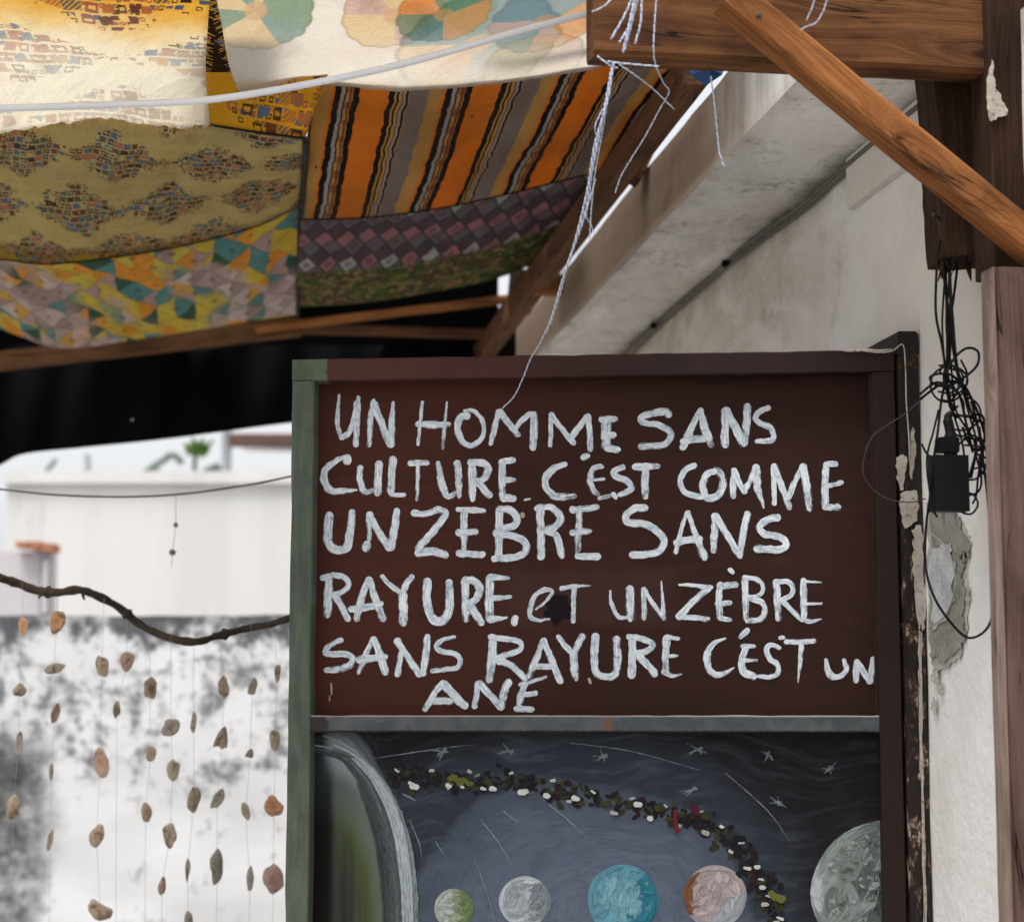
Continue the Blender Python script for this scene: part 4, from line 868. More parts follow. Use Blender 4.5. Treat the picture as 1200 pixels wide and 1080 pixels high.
A_,PA=cloth('canopy_cloth',[(2.30,[(-90,-75),(0,-75),(120,-70),(252,-78)]),(2.52,[(-90,20),(0,22),(120,25),(244,25)]),(2.72,[(-90,90),(0,90),(120,88),(241,85)]),(2.86,[(-90,165),(0,155),(60,145),(130,138),(190,147),(246,147)])],M['yellow_to_white'],'yellow and white cloth with printed blocks, top left of the canopy',GC,seed=2,fray=.006,nr=14,nc=16)
B_,PB=cloth('canopy_cloth',[(2.30,[(238,-78),(400,-75),(560,-70),(730,-70)]),(2.52,[(258,20),(400,18),(560,15),(715,5)]),(2.72,[(268,75),(400,70),(560,60),(708,48)]),([2.86,2.86,2.86,2.86,2.86,2.86],[(281,113),(320,110),(375,99),(470,106),(590,97),(706,79)])],M['floral'],'cream cloth with large pale printed flowers, above the striped cloth',GC,seed=5,fray=.0015,nr=14,nc=16)
Y_,PY=cloth('canopy_cloth',[(2.80,[(225,85),(300,85),(385,85)]),(2.93,[(215,140),(290,152),(358,161)])],M['yellow'],'small yellow block printed cloth, painted bright as backlit, between pale cloths and olive cloth',GC,seed=8)
K_,PK=cloth('canopy_cloth',[(2.58,[(205,-60),(250,-60),(310,-60)]),(2.90,[(205,60),(250,60),(310,70)]),(3.00,[(205,125),(250,125),(310,128)])],M['shaded_print'],'unlit stretch of patterned olive cloth, its shade painted dark, showing as a narrow wedge between two pale cloths',GC,seed=9)
C_,PC=cloth('canopy_cloth',[(2.94,[(-90,150),(0,130),(130,128),(240,143),(359,162)]),(3.25,[(-90,225),(0,222),(130,222),(240,215),(357,200)]),(3.62,[(-90,298),(0,303),(66,308),(194,291),(295,266),(352,240)])],M['olive'],'large olive cloth printed with clusters of tiny blocks, left of the striped cloth',GC,fold=.016,seed=3)
D_,PD=cloth('canopy_cloth',[(3.63,[(-90,300),(0,304),(66,309),(194,292),(295,267),(352,241)]),(4.0,[(-70,335),(12,352),(70,360),(190,350),(295,330),(350,310)]),(4.35,[(-60,360),(24,394),(75,408),(156,398),(272,380),(349,368)])],M['harlequin'],'sagging cloth of yellow, orange, teal and mauve triangles under the olive cloth',GC,fold=.018,seed=4)
E_,PE=cloth('canopy_cloth',[(2.84,[(366,88),(480,88),(600,80),(705,68),(800,64)]),(3.15,[(360,180),(470,178),(600,166),(690,140),(764,116)]),(3.48,[(354,256),(430,254),(521,242),(600,225),(718,196)])],M['stripes'],'orange, black and grey striped cloth in the middle of the canopy',GC,fold=.010,seed=6)
F_,PF=cloth('canopy_cloth',[(3.49,[(353,256),(430,254),(521,242),(600,225),(718,195)]),(3.72,[(350,290),(430,286),(521,272),(600,255),(700,222)]),(3.95,[(347,319),(430,315),(510,303),(585,287),(682,252)])],M['diamond'],'dull purple cloth with pink and white diamonds below the striped cloth',GC,fold=.011,seed=7)
G_,PG=cloth('canopy_cloth',[(3.96,[(347,319),(430,315),(510,303),(585,287),(682,252)]),(4.2,[(345,342),(430,338),(510,326),(585,308),(668,276)]),(4.4,[(344,360),(430,354),(510,341),(585,325),(645,300)])],M['meadow'],'dark green and yellow flowered cloth strip lowest in the canopy',GC,fold=.007,seed=8)
# seams hemmed on the cloths they belong to
def seam(P,parent,r=.0022):
    mb=MB(); tube(mb,[p-Vector((0,0,.002)) for p in P],r,5); mb.build('seam',M['seam'],parent,True)
seam(PY[-1],Y_); seam(PE[-1],E_,.0014); seam([r[-1] for r in PC],C_,.0055); seam([r[-1] for r in PD],D_,.004); seam([r[0] for r in PE],E_,.0018); seam(PC[-1],C_,.0012)
# loose threads on the frayed hems
mb=MB(); rt=random.Random(3)
for k in range(200):
    j=rt.randrange(len(PA[-1])-1); p=PA[-1][j].lerp(PA[-1][j+1],rt.random()); q=p+Vector((rt.uniform(-.006,.006),rt.uniform(-.004,.01),-rt.uniform(.003,.011))); tube(mb,[p,p.lerp(q,.5)+Vector((rt.uniform(-.002,.002),0,.001)),q],.00025,3)
for k in range(130):
    P_=[r[0] for r in PB] if k%2 else [r[-1] for r in PA]; j=rt.randrange(len(P_)-1); p=P_[j].lerp(P_[j+1],rt.random()); q=p+Vector(((-1 if k%2 else 1)*rt.uniform(.002,.010),0,-rt.uniform(.001,.006))); tube(mb,[p,q],.0003,3)
tag(mb.build('frayed_thread',M['yellow_to_white'],A_),kind='stuff')

# canopy timbers
def timber(name,p0,p1,w,h,mat,label,cat_='beam',group=None,up=Vector((0,0,1)),seed=0,ragged=0,wob=.0007,ch=.003):
    mb=MB(); wedge_beam(mb,p0,p1,w,h,up,seed=seed,ragged=ragged,wob=wob,ch=ch); o=mb.build(name,mat,None,False,loc=p0); return tag(o,label,cat_,group)
GT='canopy timbers'
timber('rafter',Vector((.682,2.78,2.515)),Vector((.652,5.0,2.455)),.035,.055,M['timber_tan'],'brown rafter running along the right edge of the striped cloth','rafter',GT,seed=1)
timber('rafter',Vector((.720,2.60,2.585)),Vector((.690,5.2,2.520)),.024,.06,M['timber_dark'],'dark rafter beside the white slab edge','rafter',GT,seed=2)
a=onX(736,194,.72); timber('spacer_block',a+Vector((-.03,0,.03)),a+Vector((.0333,0,.0)),.05,.075,M['timber_tan'],'short timber block wedged between rafter and slab edge','block',None,seed=3)
a=at(642,334,4.15); timber('spacer_block',a+Vector((-.03,0,.0)),a+Vector((.03,0,.0)),.045,.04,M['timber_orange'],'small orange block at the far low end of the rafter','block',None,seed=4)
timber('batten',at(300,386,4.62),at(600,350,4.62),.03,.017,M['timber_orange'],'thin orange edged batten under the flowered cloth','batten',GT,seed=5)
timber('batten',at(300,384,4.80),at(596,392,4.80),.03,.022,M['timber_tan'],'brown batten just above the door top','batten',GT,seed=6)
timber('beam',at(-120,437,4.68),at(352,383,4.68),.05,.040,M['timber_tan'],'brown beam under the sagging triangle cloth','beam',GT,seed=7)
timber('stub_post',at(612,318,4.45),at(608,366,4.45),.05,.05,M['timber_dark'],'short dark post between cloth edge and battens','post',GT,up=Vector((0,1,0)),seed=8)
timber('beam',at(560,-22,2.75),at(705,6,2.75),.03,.035,M['timber_orange'],'orange beam end above the flowered cloth at the top','beam',GT,seed=9)

# black tarpaulin sheet hanging behind the canopy, its colour stands in for deep shade
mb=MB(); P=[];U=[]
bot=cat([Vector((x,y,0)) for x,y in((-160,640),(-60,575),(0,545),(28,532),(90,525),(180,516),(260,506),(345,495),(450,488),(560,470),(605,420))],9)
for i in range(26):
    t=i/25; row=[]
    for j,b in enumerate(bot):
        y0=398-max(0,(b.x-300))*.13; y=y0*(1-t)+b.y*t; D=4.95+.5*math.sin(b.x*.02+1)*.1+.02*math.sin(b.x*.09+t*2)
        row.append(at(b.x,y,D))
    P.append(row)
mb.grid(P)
hole=at(151,493,4.95); best=min(range(len(mb.f)),key=lambda k:(Vector(mb.v[mb.f[k][0]])-hole).length); q=[Vector(mb.v[i]) for i in mb.f[best]]; cen=sum(q,Vector())/4
f=mb.f.pop(best); r_=.0032; inner=[mb.vert(cen+(p-cen).normalized()*r_*(1.2 if k%2 else .8)) for k,p in enumerate(q)]
for k in range(4): mb.face(f[k],f[(k+1)%4],inner[(k+1)%4],inner[k])
tp=mb.build('tarpaulin',M['tarp'],None,True,loc=P[0][0]); tag(tp,'tarpaulin painted black for the deep shade behind the sagging cloths, with one pinhole','tarpaulin')
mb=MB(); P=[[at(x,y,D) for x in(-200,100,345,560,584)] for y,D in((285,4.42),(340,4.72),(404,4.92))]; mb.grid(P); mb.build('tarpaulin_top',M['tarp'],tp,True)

# ------------------------------------------------------------------ near timber frame, upper right
YB=2.27
zb=onY(712,72,YB).z; xl=onY(696,40,YB).x
bm=timber('beam',Vector((xl,YB+.024,zb+.073)),Vector((.945,YB+.024,zb+.073)),.048,.13,M['timber_tan'],'thick horizontal timber beam with a cut end hung with rope, top right','beam',None,seed=12,ch=.006,wob=.0009)
bm.data.materials[0]=M['timber_nr']=m_timber('horizontal beam timber',(.215,.092,.034),(.115,.045,.017),(.025,.011,.006),rough=.8,grime=.7)
YC=2.222
p0=onY(868,9,YC); p1=onY(1250,322,YC)
dd=(p1-p0).normalized(); br=timber('brace',p0-dd*.02,p1,.042,.038,M['timber_orange'],'orange diagonal timber brace nailed across the beam','brace',None,up=Vector((0,0,1)),seed=13,ch=.004,wob=.0008)
mb=MB(); q=onY(889,18,YC-.0225); tube(mb,[q,q+Vector((0,.01,0))],.0033,8); mb.build('nail_head',M['steel'],br,True)
a=onY(1120,40,2.33); b=onY(1144,302,2.33)
ps=timber('broken_post',Vector((a.x,2.37,a.z+.12)),Vector((b.x,2.37,b.z)),.070,.07,M['timber_dark'],'dark upright post with a splintered lower end behind the diagonal brace','post',None,up=Vector((0,1,0)),seed=14,ragged=.008,wob=.003)
mb=MB(); rr=random.Random(5)
for k in range(16):
    x=b.x+rr.uniform(-.034,.03); y=2.34+rr.uniform(0,.05); z=b.z+.02; l=rr.uniform(.012,.045); w=rr.uniform(.002,.006)
    tube(mb,[Vector((x,y,z)),Vector((x+rr.uniform(-.003,.003),y,z-l*.5)),Vector((x+rr.uniform(-.006,.006),y,z-l))],[w,w*.8,w*.15],5)
mb.build('splinter',M['timber_dark'],ps)
q=onY(1176,60,2.25)
up_=timber('upper_post',Vector((q.x+.085,2.285,2.62)),Vector((q.x+.085,2.285,onY(1180,318,2.25).z)),.205,.06,M['timber_dark'],'dark wide post above the pinkish column at the right edge','post',None,up=Vector((0,1,0)),seed=15,wob=.002)
mb=MB(); 
fl=lambda x,y:onY(x,y,2.2505)
blob_on(fl,[(1157,92),(1163,70),(1166,100),(1176,118),(1180,132),(1168,138),(1160,142),(1157,120)],M['flake'],'paint_flake',up_,1.5,5,21)
zt_=onY(1180,312,2.2).z; q=onY(1176,600,2.2)
col=thing('column','pinkish brown weathered column standing at the right edge of the alley','column',(q.x+.05,2.24,0))
mb=MB(); wedge_beam(mb,Vector((q.x+.0625,2.2225,0)),Vector((q.x+.0625,2.2225,zt_)),.125,.040,up=Vector((0,1,0)),seed=16,ch=.005,seg=60,wob=.002); mb.build('shaft',M['timber_rust'],col)
mb=MB(); 
for_y=lambda t:t
P=[];U=[]
for i in range(80):
    z=zt_*i/79; j=mnoise.fractal(Vector((z*9,3,3)),1.,2.,4)*.0015
    P.append([Vector((q.x-.0022+j*.3,2.2425,z)),Vector((q.x-.0028+j*.6,2.225,z)),Vector((q.x-.0022+j*.6,2.2065,z)),Vector((q.x-.0005,2.2045,z))]); U.append([(z,k*.02) for k in range(4)])
mb.grid(P,U); mb.build('pale_side',M['timber_grey'],col,True)  # left side of the column, paler than its front

# white cable across the canopy
mb=MB(); tube(mb,cat([at(x,y,2.44) for x,y in((-80,127),(0,127),(120,123),(245,117),(370,97),(480,73),(600,39),(690,15),(760,-8))],10),.0044,10)
o=mb.build('white_cable',M['white_cable'],None,True,loc=at(0,127,2.44)); tag(o,'thick white cable slung under the canopy from the left to the beam end','cable')

# ropes and frayed string
def rope_thing(label,paths,r,grp='frayed ropes and strings'):
    t=thing('rope',label,'rope',at(*paths[0][0]),grp)
    for pts in paths:
        mb=MB(); rope(mb,cat([at(x,y,D) for x,y,D in pts],5),r); mb.build('strand',M['rope'],t,True)
rope_thing('pale blue frayed rope hanging from the beam end down to the lettering',[[(719,74,2.30),(712,118,2.31),(697,170,2.33),(688,225,2.36),(672,290,2.40),(658,332,2.45),(645,380,2.52)],[(717,80,2.305),(706,140,2.32),(694,200,2.35),(686,250,2.38),(665,310,2.43),(656,345,2.47),(640,390,2.54)]],.0014)
rope_thing('thin end of the rope ending on the letter M',[[(644,378,2.52),(633,402,2.56),(622,420,2.6),(612,445,2.63),(602,465,2.66),(589,478,2.68)]],.0009)
rope_thing('tuft of frayed rope ends on the face of the beam',[[(748,-12,2.27),(742,20,2.27),(732,58,2.27)],[(745,-12,2.268),(732,18,2.27),(716,46,2.27)],[(750,-12,2.266),(740,25,2.27),(726,50,2.27)],[(752,-12,2.265),(751,25,2.266),(744,52,2.27)],[(746,-12,2.265),(737,30,2.266),(730,62,2.27)]],.0013)
rope_thing('grey string looped over the beam and drooping beside the rafter',[[(770,-12,2.265),(767,30,2.267),(766,60,2.27),(769,78,2.29),(778,98,2.35),(784,108,2.38),(772,130,2.38),(757,158,2.40),(741,184,2.40),(728,206,2.42),(721,226,2.43)],[(726,76,2.3),(744,88,2.32),(765,104,2.36),(790,128,2.38)]],.0009)
rope_thing('loose string ends hanging beside the rope above the gap',[[(712,120,2.31),(705,160,2.33),(697,205,2.35),(693,245,2.36),(691,280,2.37)],[(706,128,2.31),(697,150,2.31),(703,165,2.32)],[(698,210,2.35),(687,250,2.36),(692,262,2.37),(697,276,2.37)]],.0007)
rope_thing('short grey string hanging against the slab edge',[[(833,90,2.34),(837,120,2.35),(841,160,2.36),(843,178,2.36),(849,196,2.36)]],.0010)
rope_thing('thin white string caught on the brace near the top',[[(972,-12,2.165),(966,10,2.165),(957,26,2.165),(948,30,2.165),(938,35,2.165)],[(958,-12,2.166),(952,8,2.165),(945,24,2.165)]],.0006)
rope_thing('rope turns tied round the beam end',[[(694,14,2.27),(707,8,2.262),(720,-4,2.26)],[(712,72,2.262),(726,74,2.262),(748,76,2.264),(772,78,2.266)],[(700,66,2.262),(714,76,2.262),(724,80,2.28)]],.0010)
mb=MB(); bp=[(806,74),(851,76),(846,88),(836,95),(828,100),(818,94),(810,88)]
rnd=random.Random(2); c=at(828,84,2.42); ids=[mb.vert(at(x,y,2.42+rnd.uniform(-.01,.01))) for x,y in bp]; cc=mb.vert(c+Vector((0,-.01,0)))
for i in range(len(ids)): mb.face(ids[i],ids[(i+1)%len(ids)],cc)
o=mb.build('plastic_scrap',M['blue_plastic'],None,False,loc=c); so=o.modifiers.new('t','SOLIDIFY'); so.thickness=.0015; tag(o,'scrap of blue plastic tucked under the beam','plastic')

# ------------------------------------------------------------------ tangled wires and adapter
wires=thing('wire_tangle','tangle of thin black wires hanging from a nail beside the door frame','wires',onY(1098,255,2.36))
W_=[[(1097,253),(1108,262),(1100,290),(1097,330),(1097,370),(1104,405),(1108,440),(1103,470),(1099,505),(1094,540),(1090,580),(1085,620),(1085,665),(1095,700),(1115,730),(1135,747),(1155,738),(1163,715),(1162,660),(1158,590),(1152,540),(1146,500),(1138,470)],
[(1108,262),(1108,300),(1109,350),(1110,400),(1110,450),(1113,475),(1122,490)],
[(1110,262),(1112,310),(1114,360),(1116,400),(1121,430),(1130,455),(1137,480),(1146,500),(1152,530),(1148,555)],
[(1109,270),(1106,320),(1112,370),(1113,415),(1106,440),(1110,460),(1118,480)],
[(1122,312),(1118,345),(1113,380),(1110,420),(1112,445),(1125,465),(1133,500),(1140,530)],
[(1107,442),(1118,420),(1133,408),(1146,412),(1145,428),(1130,442),(1112,452),(1095,450),(1090,442),(1100,438),(1116,440),(1130,455)],
[(1078,468),(1095,455),(1110,447),(1128,450),(1140,470),(1150,495),(1154,515),(1146,528),(1136,520),(1128,500)],
[(1078,462),(1090,452),(1100,448),(1115,455)],
[(1115,450),(1128,470),(1130,485),(1140,490),(1156,500),(1152,520),(1144,530),(1152,535),(1160,540),(1158,555),(1150,552),(1148,535)],
[(1121,486),(1135,488),(1150,486),(1155,505),(1150,525)],
[(1116,555),(1104,562),(1106,575),(1120,580),(1138,578),(1146,590),(1138,602),(1124,598),(1118,585)],
[(1118,560),(1110,575),(1104,590)],
[(1080,520),(1088,533),(1105,540),(1118,550)],
[(1100,480),(1094,505),(1086,540),(1092,590),(1098,605),(1092,596)],
[(1148,500),(1150,530),(1146,560),(1144,580),(1140,590)],
[(1144,534),(1150,560),(1147,575),(1136,580),(1120,578)]]
rw=random.Random(6)
for q_ in range(9):
    cx,cy=rw.choice([(1118,445),(1140,530),(1128,480),(1142,570),(1112,440)]); a0=rw.uniform(0,6); rx=rw.uniform(10,24); ry=rw.uniform(8,26)
    W_.append([(min(1158,cx+rx*math.cos(a0+k*.75)),cy+ry*math.sin(a0+k*.75)+k*2) for k in range(rw.randint(6,9))])
for q_ in range(3): x_=1106+q_*5; W_.append([(x_,262),(x_+rw.uniform(-4,4),320),(x_+rw.uniform(-4,5),380),(x_+rw.uniform(-3,8),430),(x_+rw.uniform(5,20),480),(x_+rw.uniform(20,36),520),(x_+rw.uniform(20,32),560)])
for k,w in enumerate(W_):
    mb=MB(); n=len(w); ys=2.36+rw.uniform(-.02,.01)
    pts=cat([onY(x,y,ys+.006*math.sin(i*1.3+k)) for i,(x,y) in enumerate(w)],8); tube(mb,pts,.0016 if k<10 else .0013,6); mb.build('wire',M['black_rubber'],wires,True)
mb=MB(); tube(mb,cat([onY(x,y,2.40) for x,y in((1100,448),(1082,466),(1060,485),(1040,498),(1022,512),(1013,535),(1012,556),(1025,575),(1045,586),(1070,588),(1085,584))],8),.00075,5); mb.build('wire',M['steel'],wires,True)
mb=MB(); tube(mb,cat([onX(x,y,.938) for x,y in((1085,620),(1095,628),(1108,640),(1116,660),(1120,685),(1114,708),(1104,725),(1088,736))],8),.0011,5); mb.build('wire',M['nylon'],wires,True)
mb=MB(); q=onY(1093,252,2.325); tube(mb,[q,q+Vector((.002,0,0)),q+Vector((.0022,0,0)),q+Vector((.02,.02,-.003))],[.0028,.0028,.0012,.0011],8); mb.build('nail',M['steel'],wires,True)
ad=thing('power_adapter','black power adapter hanging in the wire tangle beside the door frame','adapter',onY(1116,565,2.36))
def ybox(name,x0,y0,x1,y1,Y,dep,mat,bev=.0015):
    a=onY(x0,y1,Y); b=onY(x1,y0,Y); mb=MB(); box(mb,a.x,b.x,Y,Y+dep,a.z,b.z); return mb.build(name,mat,ad,bevel=bev)
ybox('adapter_body',1097,533,1135,598,2.335,.024,M['black_plastic'],.002)
ybox('plug_collar',1103,512,1124,529,2.336,.02,M['black_plastic'],.002)
for y in (515,520,525): ybox('grip_rib',1102.3,y-1,1124.7,y+1,2.3355,.021,M['black_plastic'],.0004)
mb=MB(); tube(mb,cat([onY(x,y,2.347) for x,y in((1114,534),(1114,528),(1114,510),(1112,498),(1110,488),(1116,484))],4),[.008]*4+[.0075]*5+[.006]*6+[.004]*6,10); mb.build('plug_neck',M['black_plastic'],ad,True)
for x in (1106,1120):
    mb=MB(); tube(mb,cat([onY(a,b,2.35) for a,b in((x,596),(x-.5,606),(x,616))],3),.0016,6); mb.build('prong',M['grey_metal'],ad,True)

# ------------------------------------------------------------------ branch with hanging shells
bp=[(-120,655),(-40,664),(0,677),(20,683),(45,692),(68,694),(92,691),(112,697),(140,712),(165,732),(195,746),(228,752),(255,745),(290,736),(318,731),(345,722),(372,716)]
BD=3.35; pts=cat([at(x,y,BD+.02*math.sin(x*.05)) for x,y in bp],8); mb=MB(); rb=random.Random(8)
rad=[.0078+.0022*mnoise.noise(Vector((i*.25,0,0)))+(.0035 if i%31==5 else 0)-.0022*(i/len(pts)) for i in range(len(pts))]; 
n0=len(mb.v); tube(mb,pts,rad,10)
mb.v=[tuple(Vector(v)+mnoise.noise_vector(Vector(v)*130)*.0011) for v in mb.v]
br_=thing('branch','crooked bare dark branch hung across the gap left of the door','branch',at(0,677,BD)); mb.build('bark_stem',M['bark'],br_,True)
for x,y,dx,dy in ((97,697,2,6),(48,696,-3,5),(250,742,4,5)):
    mb=MB(); a=at(x,y,BD-.004); b=at(x+dx,y+dy,BD-.01); tube(mb,[a,a.lerp(b,.6),b],[.003,.0022,.0008],6); mb.build('twig',M['bark'],br_,True)
def shell_mesh(p,w,h,tilt,col,seed,D):
    r=random.Random(seed); bend=(r.random()<.4)*r.uniform(-.5,.5)*(1 if w>h*.6 else .2); mb=MB(); sc_=D/2400; n=16; rings=5; yawr=r.uniform(-.35,.35)
    lob=[1+mnoise.noise(Vector((math.cos(2*math.pi*k/n)*1.3,math.sin(2*math.pi*k/n)*1.3,seed*3.7)))*.30 for k in range(n)]
    ct,st=math.cos(tilt),math.sin(tilt); Rr=Vector((math.cos(YAW+yawr),-math.sin(YAW+yawr),0)); Nn=Rr.cross(EZ)
    for side in (0,1):
        idx=[]
        for i in range(rings+1):
            t=i/rings; row=[]
            for k in range(n):
                a=2*math.pi*k/n; x=math.cos(a)*w/2*t*lob[k]; y=math.sin(a)*h/2*t*lob[k]
                y2=y-bend*(x*x)*4/(w*w)*h+bend*h*.3; X=x*ct-y2*st; Y=x*st+y2*ct; z=((1-t*t)*.13*min(w,h)+.05*min(w,h)*mnoise.noise(Vector((x*.3,y*.3,seed)))) - (0 if side==0 else min(w,h)*.14*(1-t**6))
                row.append(mb.vert(p+Rr*X*sc_+EZ*(-Y)*sc_+Nn*(z*sc_*(-1 if seed%2 else 1)),(k/n,t),tuple(c*r.uniform(.93,1.07) for c in col)+(1,)))
            idx.append(row)
        for i in range(rings):
            for k in range(n):
                q=(idx[i][k],idx[i][(k+1)%n],idx[i+1][(k+1)%n],idx[i+1][k]); mb.f.append(q if side else q[::-1])
    return mb
TAN=(.42,.29,.19); OLV=(.40,.33,.22); ORS=(.68,.30,.11); PKS=(.48,.27,.22); GRS=(.33,.30,.25)
STR=[ # (x, list of (px,py,w,h,tilt,colour))
 (26,'two orange shell bits on top',[(27,733,12,22,.1,ORS),(23,809,14,17,.6,OLV),(22,871,9,28,.05,GRS),(15,946,15,26,.1,TAN)]),
 (68,'a big orange shell at its top',[(67,728,20,26,.3,ORS),(63,783,27,11,-.25,OLV),(65,835,10,25,.2,TAN),(60,904,5,22,0,GRS),(59,983,6,25,.2,OLV)]),
 (122,'a crescent shell at its foot',[(120,781,15,26,-.2,TAN),(118,892,20,33,-.2,(.46,.27,.17)),(113,980,17,28,.3,TAN),(117,1066,32,20,.45,TAN)]),
 (148,'two small shells only',[(149,774,16,22,.1,PKS),(137,830,9,22,.1,OLV)]),
 (175,'three round brown shells',[(176,806,16,26,-.1,TAN),(177,883,14,19,0,TAN),(171,951,12,22,-.1,(.44,.29,.20))]),
 (200,'a tilted grey oyster on top',[(200,852,19,22,.8,GRS),(203,902,15,26,.05,OLV),(199,978,16,28,-.05,OLV),(190,1038,9,20,.1,PKS)]),
 (227,'four slim pale shells',[(227,846,8,24,.1,OLV),(227,936,15,28,.15,OLV),(220,1017,6,26,.05,GRS),(221,1077,10,18,0,GRS)]),
 (258,'a long dark mussel low down',[(262,805,15,24,-.1,TAN),(260,865,15,24,.25,TAN),(255,936,14,26,.55,GRS),(254,1015,15,38,0,GRS)]),
 (294,'small faint shells near the green stile',[(296,805,10,22,.25,OLV),(293,883,9,10,.4,GRS),(288,950,10,20,-.3,OLV),(293,1029,9,26,0,GRS)]),
 (322,'a large pink shell at the green stile',[(325,788,8,22,.1,TAN),(322,867,14,24,-.05,OLV),(321,945,20,24,-.5,ORS),(320,1029,24,34,0,PKS)])]
sid=0
for k,(x0,desc,sh) in enumerate(STR):
    D=3.36+.05*math.sin(k*2.1); yb=[p for p in bp if p[0]<=x0][-1][1]+6
    i_=max(i for i in range(len(bp)) if bp[i][0]<=x0); t=(x0-bp[i_][0])/(bp[i_+1][0]-bp[i_][0]); yb=bp[i_][1]*(1-t)+bp[i_+1][1]*t
    g_=thing('shell_garland','string of hanging shells below the branch with '+desc,'shell garland',at(x0,yb,D),'shell garlands hanging from the branch')
    mb=MB(); pl=[at(x0,yb-3,D)]+[at(a,b,D) for a,b,*_ in sh]+[at(sh[-1][0]-1,1095,D)]
    pl2=[]
    for a,b in zip(pl,pl[1:]): pl2+=[a,a.lerp(b,.5)+Vector((random.uniform(-.001,.001),0,0))]
    pl2.append(pl[-1]); tube(mb,pl2,.00028,4); mb.build('string',M['nylon'],g_)
    for (a,b,w,h,ti,c) in sh:
        sid+=1; shell_mesh(at(a,b,D),w*1.02,h*1.02,ti,c,sid,D).build('shell',M['shell'],g_,True)
g_=thing('shell_garland','thin line with two tiny faded shells against the far white wall','shell garland',at(206,579,3.52)); mb=MB(); tube(mb,[at(206,579,3.52),at(206,616,3.52),at(202,647,3.52),at(201,665,3.52)],.0005,4); mb.build('string',M['nylon'],g_)
for a,b,s in ((206,615,6),(202,647,8)): sid+=1; shell_mesh(at(a,b,3.52),s,s,.3,(.30,.32,.18) if b>640 else PKS,sid,3.52).build('shell',M['shell'],g_,True)
# sagging black wire
mb=MB(); tube(mb,cat([at(x,y,3.5) for x,y in((-120,560),(-50,567),(0,573),(70,580),(150,582),(220,578),(290,568),(345,557),(420,538))],8),.0018,6)
tag(mb.build('overhead_wire',M['grey_conduit'],None,True,loc=at(0,573,3.5)),'thin dark wire sagging across the gap below the tarpaulin','wire')

# ------------------------------------------------------------------ background walls
def hbox(mb,px0,px1,zt,zb_,D,th,z_at=700):
    a=at(px0,z_at,D); b=at(px1,z_at,D); a.z=b.z=0; ex=(b-a).normalized(); L=(b-a).length; box(mb,0,L,0,th,zb_,zt,(a,ex,HEAD,EZ)); return a,ex,L
zt1=at(200,721,6.0).z
gw=thing('garden_wall','white garden wall streaked with black mould behind the hanging shells','wall',at(150,1000,6.0)*1.0)
gw.location.z=0
mb=MB(); P=[];U=[]
for i in range(41):
    z=zt1*i/40; P.append([]);
    for j in range(81):
        q=at(-900+j*17.,700,6.0); q.z=z+(mnoise.noise(Vector((j*.3,0,0)))*.006 if i==40 else 0); q=q+HEAD*mnoise.fractal(Vector((q.x*3,z*3,0)),1.,2.,4)*.012; P[-1].append(q)
mb.grid(P); mb.build('rendered_face',M['mould'],gw,True)
mb=MB(); hbox(mb,-900,455,zt1-.004,0,6.02,.16); mb.build('wall_core',M['mould'],gw)
bw=thing('white_building','bright white rendered building with a parapet beyond the garden wall','building',at(150,700,9.2)); bw.location.z=0
mb=MB(); hbox(mb,4,520,at(200,559,9.2).z,0,9.2,3.0); mb.build('wall',M['far_white'],bw)
mb=MB(); hbox(mb,0,524,at(200,557,9.17).z+.02,at(200,566,9.17).z,9.17,3.05); mb.build('parapet_cap',M['far_white'],bw,bevel=.01)
lb=thing('low_outhouse','pale outhouse corner with terracotta capping and a narrow window, far left','building',at(0,700,7.8)); lb.location.z=0
mb=MB(); hbox(mb,-420,58,at(0,646,7.8).z,0,7.8,.12); mb.build('wall',M['far_pink'],lb)
for k in range(3):
    mb=MB(); x1=61-k*15; hbox(mb,x1-14.5,x1,at(0,636-k*.8,7.75).z+.004*(k%2),at(0,645-k*2,7.75).z,7.76-.01*(k%3),.12); mb.build('cap_tile',M['terracotta'],lb,bevel=.008)
mb=MB(); hbox(mb,46,58.5,at(0,651,7.79).z,at(0,720,7.79).z,7.785,.012); wf=mb.build('window_frame',M['grey_metal'],lb,bevel=.004)
mb=MB(); hbox(mb,49,55.5,at(0,656,7.78).z,at(0,718,7.78).z,7.779,.004); mb.build('pane',M['far_pink'],wf)
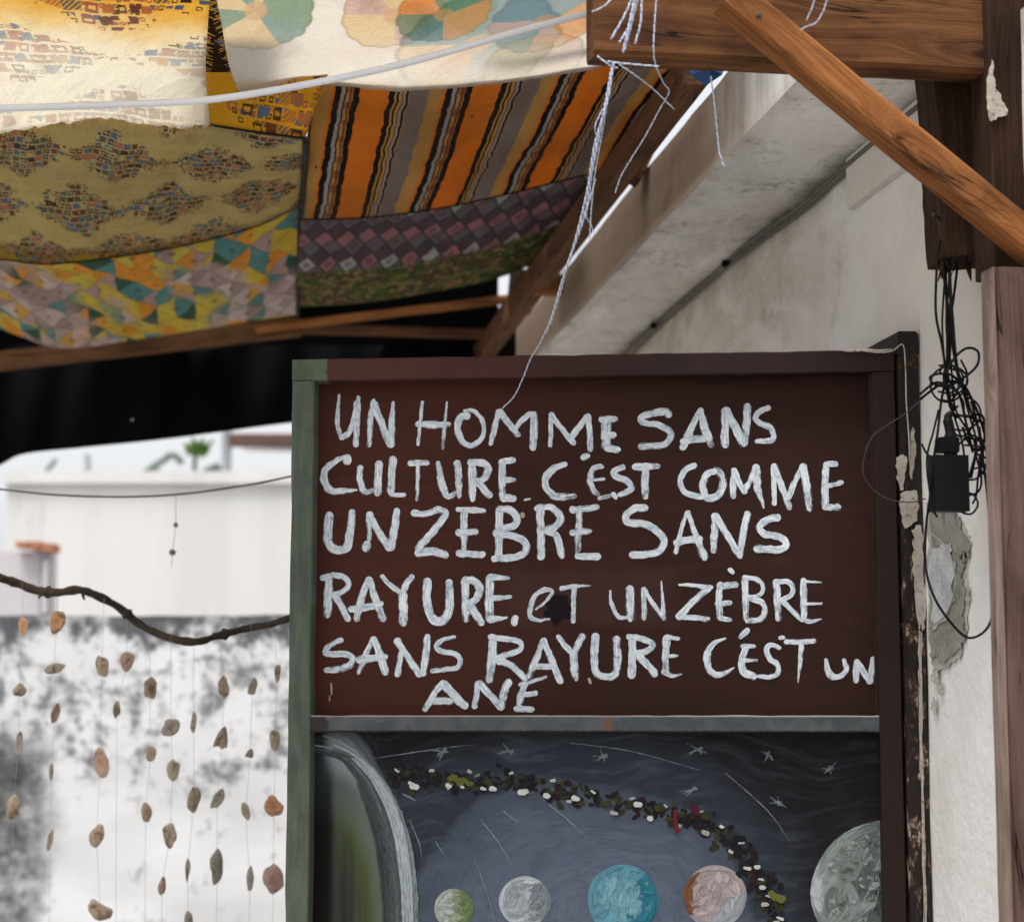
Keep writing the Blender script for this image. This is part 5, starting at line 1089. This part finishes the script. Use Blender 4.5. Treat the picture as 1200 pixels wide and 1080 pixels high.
# terrace shelter and plants on the roof
zr=at(200,557,9.17).z+.02
sh=thing('roof_shelter','brown edged shelter on a thin post standing on the white parapet','shelter',at(266,556,9.3)); sh.location.z=zr
mb=MB(); q=at(265,556,9.35); tube(mb,[Vector((q.x,q.y,zr)),Vector((q.x,q.y,at(265,495,9.35).z))],.024,8); mb.build('post',M['grey_metal'],sh)
mb=MB(); hbox(mb,268,480,at(300,508,9.3).z,at(300,520,9.3).z,9.3,.12,510); mb.build('beam',M['timber_rust'],sh)
for k in range(4):
    mb=MB(); hbox(mb,268,480,at(300,507-k*4.,9.3).z,at(300,509.5-k*4.,9.3).z,9.32+k*.1,.6,505); mb.build('roof_slat',M['far_pink'],sh)
def stempl(name,label,cat_,pts,r,leafs,mat,lmat,D=9.5):
    t_=thing(name,label,cat_,at(pts[0][0],pts[0][1],D),'plants on the parapet'); mb=MB(); tube(mb,cat([at(x,y,D) for x,y in pts],5),r,6); mb.build('stem',mat,t_,True)
    for (x,y,dx,dy,w) in leafs:
        mb=MB(); a=at(x,y,D); b=at(x+dx,y+dy,D-.05); s=(b-a).cross(HEAD).normalized()*w*D/2400; m_=a.lerp(b,.5)
        i=[mb.vert(a),mb.vert(m_+s+HEAD*.02),mb.vert(b),mb.vert(m_-s),mb.vert(m_-HEAD*.03)]; mb.face(i[0],i[1],i[4]);mb.face(i[1],i[2],i[4]);mb.face(i[2],i[3],i[4]);mb.face(i[3],i[0],i[4]); mb.build('leaf',lmat,t_)
stempl('green_plant','bright green leafy plant standing on the white parapet','plant',[(229,562),(228,545),(230,530)],.012,[(230,532,-14,-14,5),(230,530,-5,-20,5),(231,530,8,-18,6),(231,532,16,-10,5),(232,528,20,-12,4),(229,534,-6,-10,5),(231,534,6,-6,5)]+[(229+random.uniform(-2,4),532,random.uniform(-15,20),random.uniform(-22,2),random.uniform(3,5)) for _ in range(14)],M['grey_leaf'],M['green_leaf'])
stempl('leaning_cactus','grey green leaning stem with leaf tips on the parapet','plant',[(163,562),(175,550),(190,540),(200,533)],.017,[(192,540,6,-8,5),(198,536,10,-6,5),(202,534,12,4,5),(206,536,10,8,5),(196,538,2,-10,4),(180,548,8,8,4)],M['grey_leaf'],M['grey_leaf'])
stempl('thin_shrub','low grey twigs near the shelter post on the parapet','plant',[(238,556),(250,549),(268,551)],.018,[(242,553,6,-8,4),(250,549,6,-8,4),(262,551,12,6,5)],M['grey_leaf'],M['grey_leaf'])
stempl('bent_stick','bent grey stick leaning on the left of the parapet','stick',[(50,558),(56,550),(66,538)],.012,[],M['grey_leaf'],M['grey_leaf'])
stempl('parapet_rod','short upright rod on the parapet right of the bent stick','rod',[(103,562),(103,545),(102,532)],.015,[],M['grey_metal'],M['grey_metal'])
